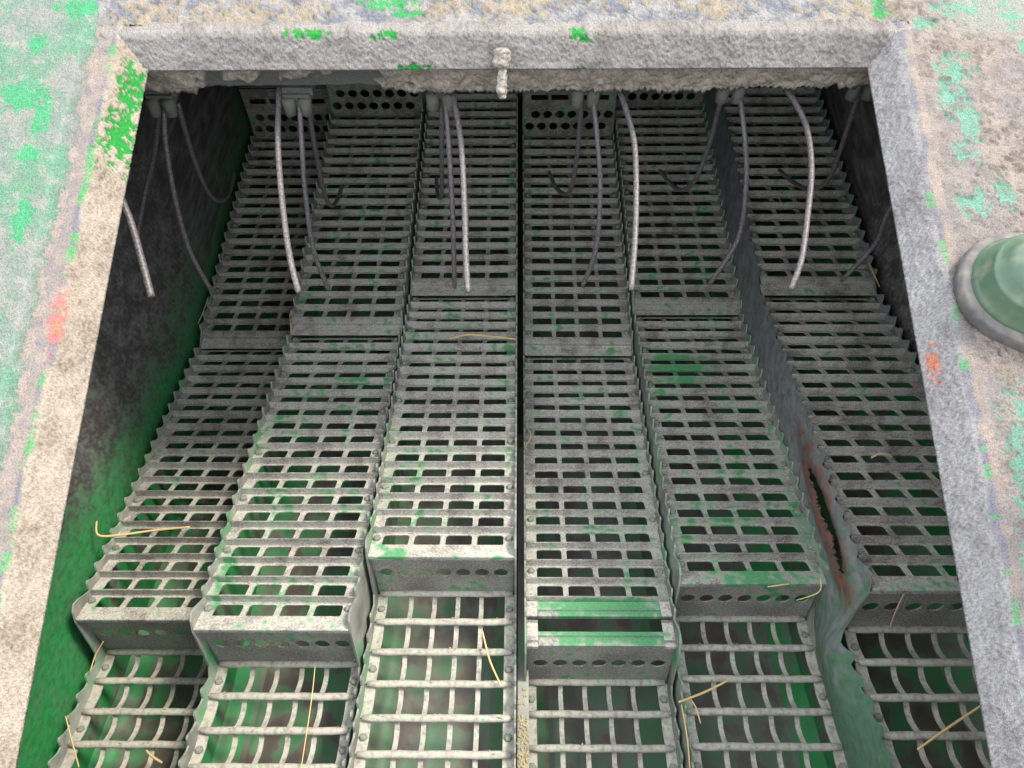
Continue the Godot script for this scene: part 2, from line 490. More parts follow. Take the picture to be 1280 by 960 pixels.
func hood() -> void:
	var root := Node3D.new()
	root.name = "hood_deck"
	add_child(root)
	var v := Vector3(0, -0.230, 0.973).normalized()
	root.transform = Transform3D(Basis(Vector3.RIGHT, Vector3(0, v.z, -v.y), v), DECK_AT)
	root.set_meta("kind", "structure")
	root.set_meta("label", "dirty metal hood with a large rectangular opening")
	root.set_meta("category", "hood")
	var ws := steps_between(-0.034, HOLE_NEAR, -0.034, 0.68, 0.0022, 0.006)
	deck_sheet(root, steps_between(-0.72, HOLE_L - 0.034, -0.55, 0.0, 0.0020, 0.006), ws, "green painted deck covered with pale dust and a brown crusted border")
	deck_sheet(root, steps_between(HOLE_R + 0.034, 0.72, 0.0, 0.55, 0.0025, 0.006), ws, "brown crusted deck with a few mint green paint patches")
	deck_sheet(root, steps_between(-0.72, 0.72, -0.55, 0.55, 0.0025, 0.02), steps_between(-1.25, -0.034, -0.095, 0.0, 0.0025, 0.04), "bluish dusty deck strewn with straw coloured chaff")
	deck_sheet(root, steps_between(-0.72, 0.72, 0, 0, 0.01, 0.01), steps_between(HOLE_NEAR, 1.75, 0, 0, 0.01, 0.01), "unseen near deck added to keep low sky light off the risers")  # out of view, added to block low sky light from behind
	rim(root, 0, "pale crusted folded edge with a bright green paint patch")
	rim(root, 1, "grey crusted folded edge beside the boot")
	rim(root, 2, "grey crusted folded edge with a bolt in its middle")
	# header beam below the far edge, caked with brown dirt
	var pos := PackedVector3Array()
	var col := PackedColorArray()
	var xs := steps_between(-0.60, 0.60, -0.41, 0.40, 0.0022, 0.02)
	for x in xs:
		var held := 0.75 * smoothstep(-0.17, -0.08, x) + 0.7 * smoothstep(-0.31, -0.35, x) + 0.35 * n_big.get_noise_2d(x * 1.5, 40.0)
		var low := -0.088 - 0.004 * held + 0.0015 * n_mid.get_noise_2d(x, 50.0) + 0.008 * smoothstep(0.1, 0.38, x)
		for j in 30:
			var t := j / 29.0
			var y := lerpf(-0.016, low + 0.025, minf(t * 1.25, 1.0))
			var f := n_fine.get_noise_2d(x, y)
			var m := n_mid.get_noise_2d(x, y)
			var hang := (y - low - 0.025) / 0.045
			var lump := smoothstep(0.18, 0.34, held + 0.62 * hang + 0.55 * n_mid.get_noise_2d(x * 0.45, y * 0.8) - 0.12) if t <= 0.8 else 0.0
			if t > 0.76 and t <= 0.8:
				y -= 0.003 * lump * (0.6 + 1.4 * f)
			var z := -0.014 + lump * (0.006 + 0.004 * m + 0.0025 * f)
			if t > 0.8:
				z = lerpf(-0.014, -0.05, (t - 0.8) / 0.2)
			var c := Color(0.10, 0.10, 0.095).lerp(Color(0.37, 0.32, 0.27).lerp(Color(0.19, 0.165, 0.14), clampf(0.35 + 0.9 * f + 0.7 * m, 0, 1)), lump)
			pos.append(Vector3(x, y, z))
			col.append(c)
	part("header_beam", sheet(30, xs.size(), pos, col), M.crust, root).set_meta("label", "beam caked with brown dirt under the far edge")
	# crusted bolt in the middle of the far edge
	var st := smooth_tool()
	var b0 := Vector3(-0.018, -0.006, -0.010)
	var pts := []
	var rad := []
	for q in [[0.0, 0.009], [0.003, 0.0125], [0.008, 0.0135], [0.014, 0.0125], [0.018, 0.010], [0.020, 0.0068], [0.026, 0.0066], [0.030, 0.0060], [0.033, 0.0074], [0.040, 0.0076], [0.045, 0.0066], [0.047, 0.003]]:
		pts.append(b0 + Vector3(0.0006 * sin(q[0] * 300.0), -0.55 * q[0], 0.83 * q[0]))
		rad.append(q[1] * 0.68 * (1.0 + 0.08 * sin(q[0] * 530.0)))
	var axis := Vector3(0, -0.55, 0.83).normalized()
	var across := Vector3.RIGHT
	var lifted := axis.cross(across)
	var dense := spline(pts, 4)
	var old := []
	for i in dense.size():
		var rr: float = lerpf(rad[mini(i / 4, rad.size() - 1)], rad[mini(i / 4 + 1, rad.size() - 1)], (i % 4) / 4.0)
		var row := []
		for k in 22:
			var w := TAU * k / 22.0
			var d := across * cos(w) + lifted * sin(w)
			var p: Vector3 = dense[i] + d * rr
			row.append(p + d * (0.0022 * n_mid.get_noise_3dv(p * 2.2) + 0.0010 * n_fine.get_noise_3dv(p)))
		if i > 0:
			for k in 22:
				var m := (k + 1) % 22
				quad(st, old[k], row[k], row[m], old[m])
		old = row
	for k in 22:
		tri(st, dense[-1], old[(k + 1) % 22], old[k])
	var bolt_mesh := done(st)
	var bm := tri_mat(ramp_tex(45, 0.04, [[0.0, Color(0.08, 0.068, 0.055)], [0.42, Color(0.17, 0.15, 0.13)], [0.6, Color(0.26, 0.235, 0.21)], [1.0, Color(0.30, 0.27, 0.24)]]), 9.0, 0.9, M.grain, 0.2)
	part("bolt", bolt_mesh, bm, root).set_meta("label", "bolt with nut caked in pale dirt")

# ---------------------------------------------------------------- walls and floor of the chamber
func deck_height(z: float) -> float:
	return DECK_AT.y - (z - DECK_AT.z) * 0.2364 - 0.002

func wall(called: String, x: float, label: String, greener: float) -> void:
	var pos := PackedVector3Array()
	var col := PackedColorArray()
	var zs := steps_between(-1.85, 1.0, -0.95, 0.05, 0.0035, 0.03)
	var nv := 200
	for z in zs:
		for j in nv:
			var t := float(j) / (nv - 1)
			var y := lerpf(0.10, deck_height(z) - 0.004, t)
			# where the walkers' straw rubs, the green paint is bare; above it black grime clings
			var path := 0.36 + (0.25 * (z + 0.9) if z > -0.9 else 0.0)
			var m := n_mid.get_noise_3d(z * 0.6, y * 0.6, x)
			var f := n_fine.get_noise_3d(z * 0.75, y * 0.40, x)
			var b := n_big.get_noise_3d(z * 0.7, y * 0.7, x)
			var rub := clampf(1.0 - (y - path + 0.05 - 0.10 * smoothstep(-0.6, -0.05, z)) / 0.13 + 0.6 * m + 0.45 * b + 0.7 * f, 0, 1)
			var grime := Color(0.07, 0.064, 0.06).lerp(Color(0.21, 0.205, 0.195), clampf(0.35 + 0.9 * f + 0.8 * m, 0, 1))
			var paint := Color(0.018, 0.23, 0.055).lerp(Color(0.05, 0.20, 0.08), clampf(0.4 + m, 0, 1))
			pos.append(Vector3(x, y, z))
			col.append(grime.lerp(paint, rub * minf(1.0, greener)))
	var o := part(called, sheet(nv, zs.size(), pos, col), M.painted, self)
	o.set_meta("kind", "structure")
	o.set_meta("label", label)
	# outer skin
	var st := flat_tool()
	box(st, Vector3(x + signf(x) * 0.012, 0.40, -0.42), Vector3(0.006, 0.60, 2.84))
	part("outer_skin", done(st), M.dark, o)

func chamber() -> void:
	wall("wall_left", -0.604, "chamber side wall, green paint under black grime", 1.0)
	wall("wall_right", 0.600, "dark grimy chamber side wall under the crusted edge", 0.35)
	var st := flat_tool()
	box(st, Vector3(0, 0.09, -0.42), Vector3(1.25, 0.02, 2.84))
	var o := part("floor", done(st), M.dark, self)
	o.set_meta("kind", "structure")
	o.set_meta("label", "dark grain pan floor below the walkers")
	st = flat_tool()
	box(st, Vector3(0, 0.72, -1.86), Vector3(1.25, 1.28, 0.02))
	o = part("wall_far", done(st), M.dark, self)
	o.set_meta("kind", "structure")
	o.set_meta("label", "dark end wall of the chamber")

# ---------------------------------------------------------------- straw walkers
const CENTRES := [-0.490, -0.296, -0.100, 0.101, 0.296, 0.487]
const CRANK := [[0.061, -0.075], [0.095, 0.011], [0.0, 0.0], [0.1075, -0.032], [0.027, -0.021], [0.067, 0.083]]
const WALKER_AT := Vector3(0, 0.5472, -0.3567)   # middle of the last slot row of the middle section, crank at zero
var A_DIR := Vector2(1.0, -0.007).normalized()     # (z, y)
var B_DIR := Vector2(0.970, 0.2414).normalized()

func up_of(d: Vector2) -> Vector2:
	return Vector2(-d.y, d.x)

func lift(p: Vector2, x := 0.0) -> Vector3:
	return Vector3(x, p.y, p.x)

func frame_at(p: Vector2, d: Vector2) -> Transform3D:
	var u := up_of(d)
	return Transform3D(Basis(Vector3.RIGHT, lift(u), lift(d)), lift(p))

func walker_texture(k: int) -> ImageTexture:
	var w := 224
	var h := 2030
	var fine := noise(100 + k, 0.20, 4).get_image(w, h).get_data()
	var mid := noise(120 + k, 0.034, 5).get_image(w, h).get_data()
	var big := noise(140 + k, 0.008, 3).get_image(w, h).get_data()
	var streak := noise(160 + k, 0.05, 3).get_image(w, 256).get_data()
	# bare green spots: across 0..1, along in metres, half sizes, strength
	var spots: Array = [
		[[0.5, 1.22, 0.2, 0.02, 90]],
		[[0.62, 0.775, 0.20, 0.012, 220], [0.63, 0.800, 0.18, 0.010, 260], [0.5, 0.825, 0.35, 0.02, 150], [0.62, 0.87, 0.10, 0.010, 170], [0.08, 1.17, 0.06, 0.06, 150], [0.3, 1.235, 0.08, 0.02, 110], [0.9, 1.235, 0.1, 0.02, 110]],
		[[0.93, 0.845, 0.08, 0.014, 240], [0.2, 1.235, 0.12, 0.014, 230], [0.55, 1.238, 0.1, 0.012, 160], [0.07, 1.12, 0.06, 0.05, 190], [0.42, 0.80, 0.3, 0.05, 90], [0.05, 1.40, 0.06, 0.02, 260], [0.5, 1.18, 0.4, 0.03, 70]],
		[[0.5, 0.77, 0.12, 0.008, 190], [0.5, 1.19, 0.6, 0.022, 300], [0.5, 0.87, 0.3, 0.03, 80], [0.95, 1.14, 0.05, 0.04, 170]],
		[[0.40, 0.815, 0.36, 0.010, 300], [0.33, 0.838, 0.34, 0.012, 330], [0.35, 0.865, 0.30, 0.012, 260], [0.5, 0.89, 0.4, 0.02, 110], [0.5, 1.235, 0.5, 0.03, 190], [0.95, 1.15, 0.05, 0.08, 190], [0.5, 1.16, 0.5, 0.06, 70], [0.5, 1.36, 0.5, 0.01, 200], [0.95, 1.45, 0.05, 0.1, 160]],
		[[0.15, 1.235, 0.2, 0.02, 170], [0.85, 0.78, 0.2, 0.03, 90], [0.5, 1.24, 0.3, 0.02, 70]]][k]
	var bias: int = [-26, 8, 6, 4, 12, -22][k]
	var dusty: int = [-4, 12, 14, 8, -6, -10][k]
	var spot_at := {}
	for s in spots:
		for y in range(maxi(0, int((s[1] - s[3] * 1.5) / LENGTH * h)), mini(h, int((s[1] + s[3] * 1.5) / LENGTH * h))):
			if not spot_at.has(y):
				spot_at[y] = []
			spot_at[y].append(s)
	var dust := [0.375, 0.360, 0.325]
	var grime := [0.135, 0.125, 0.115]
	var paint := [0.035, 0.22, 0.075]
	var pale := [0.20, 0.285, 0.20]
	var out := PackedByteArray()
	out.resize(w * h * 3)
	for y in h:
		var here: Array = spot_at.get(y, [])
		var along := y * LENGTH / h
		# steep faces are rubbed by the straw and hold less dust; crests carry a dark line, worn steel with edge shadow painted in
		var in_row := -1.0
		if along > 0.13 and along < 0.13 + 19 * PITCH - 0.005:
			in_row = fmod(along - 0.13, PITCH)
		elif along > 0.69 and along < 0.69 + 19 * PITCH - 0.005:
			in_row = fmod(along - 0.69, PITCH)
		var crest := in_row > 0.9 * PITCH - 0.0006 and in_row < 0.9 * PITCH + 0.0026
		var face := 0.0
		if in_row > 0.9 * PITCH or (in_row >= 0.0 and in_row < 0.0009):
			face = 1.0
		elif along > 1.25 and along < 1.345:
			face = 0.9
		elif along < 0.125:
			face = 1.1  # front riser darkened further, painting in the shade at the far end
		for x in w:
			var i := y * w + x
			var f := fine[i] - 128
			var m := mid[i] - 128
			var b := big[i] - 128
			var a := clampf(0.78 + (0.36 * f + 0.42 * m + 0.5 * b + dusty) / 128.0, 0.0, 1.12)
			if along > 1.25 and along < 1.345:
				a = clampf(0.38 + (0.25 * f + 0.3 * b) / 128.0, 0.0, 1.0)  # step riser: dustless grey metal, with its shade painted in as darkening
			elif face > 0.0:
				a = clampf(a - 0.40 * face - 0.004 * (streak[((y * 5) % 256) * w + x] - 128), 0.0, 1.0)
			var g := 0.8 * m + 0.35 * f + 0.8 * b + bias - 42
			for s in here:
				var du: float = (x / float(w) - s[0]) / s[2]
				var dv: float = (along - s[1]) / s[3]
				var q := 1.0 - du * du - dv * dv * 0.8
				if q > -0.8:
					g += s[4] * maxf(0.0, q + 0.25) * 0.42
			var e := clampf(g / 34.0, 0.0, 1.0)
			var e2 := clampf((g - 34.0) / 60.0, 0.0, 1.0) * 0.85
			for c in 3:
				var val: float = lerpf(grime[c], dust[c], a)
				val = lerpf(val, pale[c], e * 0.6)
				val = lerpf(val, paint[c], e2)
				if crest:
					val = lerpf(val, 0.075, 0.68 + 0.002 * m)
				val *= 1.0 + f * 0.0018
				out[i * 3 + c] = int(255.0 * clampf(1.055 * pow(maxf(val, 0.0), 0.41667) - 0.055, 0, 1))
	return ImageTexture.create_from_image(Image.create_from_data(w, h, false, Image.FORMAT_RGB8, out))

# one louvre: a tilted tread with four slots, and the crest with its steep face (last: a plain lip)
func louvre(v0: float, last: int) -> ArrayMesh:
	var st := flat_tool()
	var uv := func(x: float, u: float) -> Vector2: return Vector2((x + 0.0965) / 0.193, (v0 + u) / LENGTH)
	var at := func(x: float, u: float) -> Vector3: return Vector3(x, u * 0.36, u)
	var rect := func(x0: float, x1: float, u0: float, u1: float) -> void:
		quad(st, at.call(x0, u0), at.call(x1, u0), at.call(x1, u1), at.call(x0, u1), uv.call(x0, u0), uv.call(x1, u0), uv.call(x1, u1), uv.call(x0, u1))
	var t1 := 0.9 * PITCH
	var s0 := 0.0042
	var s1 := t1 * 0.925
	rect.call(-HALF, HALF, 0.0, s0)
	rect.call(-HALF, HALF, s1, t1)
	var cuts := [-HALF]
	for k in 4:
		var c := (k - 1.5) * 0.041
		cuts.append(c - 0.0170)
		cuts.append(c + 0.0170)
	cuts.append(HALF)
	for k in range(0, 10, 2):
		rect.call(cuts[k], cuts[k + 1], s0, s1)
	for k in range(1, 9, 2):
		var x0: float = cuts[k]
		var x1: float = cuts[k + 1]
		var line := []
		for corner in [[x0, s0, 1, 1, 0.0042], [x1, s0, -1, 1, 0.0042], [x1, s1, -1, -1, 0.0008 if last == 0 else 0.0018], [x0, s1, 1, -1, 0.0008 if last == 0 else 0.0018]]:
			var r: float = corner[4]
			var cx: float = corner[0] + corner[2] * r
			var cu: float = corner[1] + corner[3] * r
			var arc := []
			for q in 5:
				var a := PI * 0.5 * q / 4.0
				arc.append(Vector2(cx - corner[2] * r * cos(a), cu - corner[3] * r * sin(a)))
			if corner[2] * corner[3] < 0:
				arc.reverse()
			for q in 4:
				tri(st, at.call(corner[0], corner[1]), at.call(arc[q].x, arc[q].y), at.call(arc[q + 1].x, arc[q + 1].y), uv.call(corner[0], corner[1]), uv.call(arc[q].x, arc[q].y), uv.call(arc[q + 1].x, arc[q + 1].y))
			line.append_array(arc)
		for q in line.size():
			var a: Vector2 = line[q]
			var b: Vector2 = line[(q + 1) % line.size()]
			var down := Vector3(0, -0.0019, 0)
			var ua: Vector2 = uv.call(a.x, a.y)
			var ub: Vector2 = uv.call(b.x, b.y)
			quad(st, at.call(a.x, a.y), at.call(b.x, b.y), at.call(b.x, b.y) + down, at.call(a.x, a.y) + down, ua, ub, ub, ua)
	var prof := []
	var n1 := t1 * 0.36
	if last == 0:
		prof = [Vector2(t1, n1), Vector2(t1 + 0.0004, n1 + 0.0022), Vector2(t1 + 0.0011, n1 + 0.0030), Vector2(t1 + 0.0018, n1 + 0.0022), Vector2(t1 + 0.0022, n1 - 0.002), Vector2(PITCH + 0.0003, 0.0006), Vector2(PITCH + 0.0012, -0.0006)]
	elif last == 1:
		prof = [Vector2(t1, n1), Vector2(t1 + 0.009, n1 + 0.0024), Vector2(t1 + 0.019, n1 + 0.0042), Vector2(t1 + 0.0196, n1 + 0.0032), Vector2(t1 + 0.0196, n1 - 0.0005), Vector2(t1 + 0.0175, n1 - 0.0012), Vector2(t1 + 0.0178, n1 - 0.0060)]
	else:
		prof = [Vector2(t1, n1), Vector2(t1 + 0.006, n1 + 0.0010), Vector2(t1 + 0.0125, n1 + 0.0012), Vector2(t1 + 0.0132, n1 + 0.0004), Vector2(t1 + 0.0122, n1 - 0.0068), Vector2(t1 + 0.0135, n1 - 0.0072), Vector2(0.0590, 0.0030)]
	var reach := 0.0
	for q in prof.size() - 1:
		var a: Vector2 = prof[q]
		var b: Vector2 = prof[q + 1]
		var r2 := reach + a.distance_to(b)
		var va := t1 + reach
		var vb := t1 + r2
		quad(st, Vector3(-HALF, a.y, a.x), Vector3(HALF, a.y, a.x), Vector3(HALF, b.y, b.x), Vector3(-HALF, b.y, b.x), uv.call(-HALF, va), uv.call(HALF, va), uv.call(HALF, vb), uv.call(-HALF, vb))
		reach = r2
	return done(st)

# the plain painted bars that mend the end of one walker
func plain_bar(v0: float, u0: float, u1: float, n0: float, x0: float, x1: float) -> ArrayMesh:
	var st := flat_tool()
	var prof := [Vector2(u0, n0 - 0.004), Vector2(u0 + 0.0006, n0), Vector2(u1 - 0.001, n0 + 0.0035), Vector2(u1, n0 + 0.0028), Vector2(u1, n0 - 0.003)]
	for q in prof.size() - 1:
		var a: Vector2 = prof[q]
		var b: Vector2 = prof[q + 1]
		var ua := Vector2((x0 + 0.0965) / 0.193, (v0 + a.x - u0) / LENGTH)
		var ub := Vector2((x1 + 0.0965) / 0.193, (v0 + b.x - u0) / LENGTH)
		quad(st, Vector3(x0, a.y, a.x), Vector3(x1, a.y, a.x), Vector3(x1, b.y, b.x), Vector3(x0, b.y, b.x), ua, Vector2(ub.x, ua.y), ub, Vector2(ua.x, ub.y))
	return done(st)

# a riser: height along -n from its top, rows of round holes; local x, n, u
func riser_mesh(v0: float, high: float, rows: Array, slots_at: float) -> ArrayMesh:
	var st := flat_tool()
	var uv := func(x: float, n: float) -> Vector2: return Vector2((x + 0.0965) / 0.193, (v0 + n) / LENGTH)
	var P := func(x: float, n: float) -> Vector3: return Vector3(x, -n, 0)
	var rect := func(x0: float, x1: float, a: float, b: float) -> void:
		quad(st, P.call(x0, a), P.call(x1, a), P.call(x1, b), P.call(x0, b), uv.call(x0, a), uv.call(x1, a), uv.call(x1, b), uv.call(x0, b))
	var cell := 0.0250
	var done_to := 0.0
	if slots_at > 0.0:
		rect.call(-HALF, HALF, 0.0, slots_at - 0.006)
		var xs := [-HALF]
		for k in 4:
			xs.append((k - 1.5) * 0.041 - 0.017)
			xs.append((k - 1.5) * 0.041 + 0.017)
		xs.append(HALF)
		for k in range(0, 10, 2):
			rect.call(xs[k], xs[k + 1], slots_at - 0.006, slots_at + 0.006)
		done_to = slots_at + 0.006
	for row in rows:
		var mid: float = row[0]
		var r := 0.0094
		rect.call(-HALF, HALF, done_to, mid - 0.010)
		var count := 7
		var x0: float = -cell * count / 2 + row[1]
		rect.call(-HALF, x0, mid - 0.010, mid + 0.010)
		rect.call(x0 + cell * count, HALF, mid - 0.010, mid + 0.010)
		for k in count:
			var cx := x0 + cell * (k + 0.5)
			var ring := []
			var edge := []
			for q in 20:
				var a := TAU * q / 20.0
				var dv := Vector2(cos(a), sin(a))
				ring.append(Vector2(cx, mid) + dv * r)
				var sc: float = minf(cell * 0.5 / maxf(absf(dv.x), 1e-4), 0.010 / maxf(absf(dv.y), 1e-4))
				edge.append(Vector2(cx, mid) + dv * sc)
			for q in 20:
				var m := (q + 1) % 20
				var e0: Vector2 = edge[q]
				var e1: Vector2 = edge[m]
				var r0: Vector2 = ring[q]
				var r1: Vector2 = ring[m]
				quad(st, P.call(e0.x, e0.y), P.call(e1.x, e1.y), P.call(r1.x, r1.y), P.call(r0.x, r0.y), uv.call(e0.x, e0.y), uv.call(e1.x, e1.y), uv.call(r1.x, r1.y), uv.call(r0.x, r0.y))
				if absf(e0.x - e1.x) > 1e-5 and absf(e0.y - e1.y) > 1e-5:
					var kx := cx + signf(e0.x + e1.x - 2 * cx) * cell * 0.5
					var ky := mid + signf(e0.y + e1.y - 2 * mid) * 0.010
					tri(st, P.call(e0.x, e0.y), P.call(kx, ky), P.call(e1.x, e1.y), uv.call(e0.x, e0.y), uv.call(kx, ky), uv.call(e1.x, e1.y))
				var back := Vector3(0, 0, -0.002)
				quad(st, P.call(r0.x, r0.y), P.call(r1.x, r1.y), P.call(r1.x, r1.y) + back, P.call(r0.x, r0.y) + back, uv.call(r0.x, r0.y), uv.call(r1.x, r1.y), uv.call(r1.x, r1.y), uv.call(r0.x, r0.y))
		done_to = mid + 0.010
	rect.call(-HALF, HALF, done_to, high)
	return done(st)

# pressed by hand and bent in use: no two louvres sit quite alike
func nudge() -> Transform3D:
	return Transform3D(Basis.from_euler(Vector3(rng.randfn() * 0.010, rng.randfn() * 0.0022, rng.randfn() * 0.0035)), Vector3(0, rng.randfn() * 0.0002, rng.randfn() * 0.0002))

func bolt_mesh() -> ArrayMesh:
	var st := flat_tool()
	for k in 6:
		var a := TAU * k / 6.0
		var b := TAU * (k + 1) / 6.0
		var p := Vector3(cos(a) * 0.0050, 0, sin(a) * 0.0050)
		var q := Vector3(cos(b) * 0.0050, 0, sin(b) * 0.0050)
		var up := Vector3(0, 0.0034, 0)
		quad(st, p, q, q + up, p + up)
		quad(st, p + up, q + up, q * 0.72 + up * 1.5, p * 0.72 + up * 1.5)
		tri(st, p * 0.72 + up * 1.5, q * 0.72 + up * 1.5, up * 1.65)
	return done(st)

func tooth_points(p: Vector2, d: Vector2, rows: int, high := 0.024) -> Array:
	var out := []
	var u := up_of(d)
	for i in rows:
		var b := p + d * (PITCH * i)
		for q in [[0.0, 0.42], [0.20, 0.50], [0.45, 0.68], [0.62, 0.88], [0.72, 0.98], [0.80, 1.0], [0.88, 0.90], [0.94, 0.66], [0.98, 0.46]]:
			out.append(b + d * (PITCH * q[0]) + u * (high * q[1]))
	return out

func below(path: Array, z: float) -> float:
	for i in path.size() - 1:
		if z <= path[i + 1].x or i == path.size() - 2:
			var a: Vector2 = path[i]
			var b: Vector2 = path[i + 1]
			return lerpf(a.y, b.y, (z - a.x) / (b.x - a.x))
	return 0.0

func side_plate(top: Array, low: Array, x: float, out_dir: float) -> ArrayMesh:
	var st := flat_tool()
	var t := Vector3(out_dir * 0.0024, 0, 0)
	for i in top.size() - 1:
		var p: Vector2 = top[i]
		var q: Vector2 = top[i + 1]
		var a := lift(p, x)
		var b := lift(q, x)
		var c := Vector3(x, below(low, q.x) - 0.012, q.x)
		var d := Vector3(x, below(low, p.x) - 0.012, p.x)
		quad(st, a, b, c, d)
		quad(st, a + t, d + t, c + t, b + t)
		quad(st, a, a + t, b + t, b)
	return done(st)

# the dented plate: finer, bulged out, torn open and rusty round the tear
func torn_plate(top: Array, low: Array, x: float) -> ArrayMesh:
	var st := smooth_tool()
	var rows := 44
	var grid := []
	var cols := []
	for i in top.size():
		var p: Vector2 = top[i]
		var c := []
		var k := []
		var y0: float = below(low, p.x) - 0.02
		for j in rows + 1:
			var y := lerpf(p.y, y0, float(j) / rows)
			var e := Vector2((p.x - 0.085) / 0.10, (y + 0.105) / 0.055).length()
			var dx := -0.019 * exp(-e * e)  - 0.006 * exp(-pow(torn_reach(p.x, y) - 1.0, 2.0) * 5.0)
			dx += 0.0018 * n_big.get_noise_2d(p.x, y) + 0.0004 * n_mid.get_noise_2d(p.x * 0.5, y * 0.5)
			c.append(Vector3(x + dx, y, p.x))
			var m := n_mid.get_noise_2d(p.x * 0.8, y * 0.8)
			var f := n_fine.get_noise_2d(p.x * 0.6, y * 0.6)
			var col := Color(0.20, 0.215, 0.215).lerp(Color(0.13, 0.145, 0.14), clampf(0.4 + m + 0.6 * f, 0, 1))
			var green := clampf((p.x + 0.02) / 0.16 + 0.9 * m + 0.5 * n_big.get_noise_2d(p.x, y), 0, 0.75)
			col = col.lerp(Color(0.07, 0.20, 0.10), green)
			var rust := smoothstep(1.7, 1.0, torn_reach(p.x, y) + 0.7 * m + 0.3 * f) * smoothstep(0.02, -0.01, y + 0.02)
			col = col.lerp(Color(0.17, 0.085, 0.062).lerp(Color(0.09, 0.045, 0.038), clampf(0.5 + f + m, 0, 1)), rust)
			k.append(col)
		grid.append(c)
		cols.append(k)
	for i in grid.size() - 1:
		for j in rows:
			var mid: Vector3 = (grid[i][j] + grid[i + 1][j + 1]) * 0.5
			if torn_hole(mid.z, mid.y):
				continue
			for q in [[0, 0], [1, 0], [1, 1], [0, 0], [1, 1], [0, 1]]:
				st.set_color(cols[i + q[0]][j + q[1]])
				st.add_vertex(grid[i + q[0]][j + q[1]])
	return done(st)

func torn_reach(z: float, y: float) -> float:
	return Vector2((z + 0.085) / 0.095, (y + 0.050 - 0.20 * (z + 0.085)) / 0.022).length()

func torn_hole(z: float, y: float) -> bool:
	var along := (z + 0.085) / 0.078
	var across := (y + 0.050 - 0.20 * (z + 0.085)) / (0.009 * sqrt(maxf(0.0, 1.0 - along * along)) + 0.0001)
	return absf(along) < 1.0 and absf(across + 0.5 * n_mid.get_noise_2d(z, 77.0)) < 1.0

const WALKER_LABELS := [
	"dusty straw walker next to the green side wall, lowest of the six",
	"straw walker second from the green wall with bright green scrapes halfway along",
	"straw walker left of the narrow middle gap, a yellow straw lying across it",
	"straw walker right of the narrow middle gap, two green bars at its step",
	"straw walker with green painted louvres, beside the dented side plate",
	"highest straw walker, under the boot side edge, with a dented torn plate"]

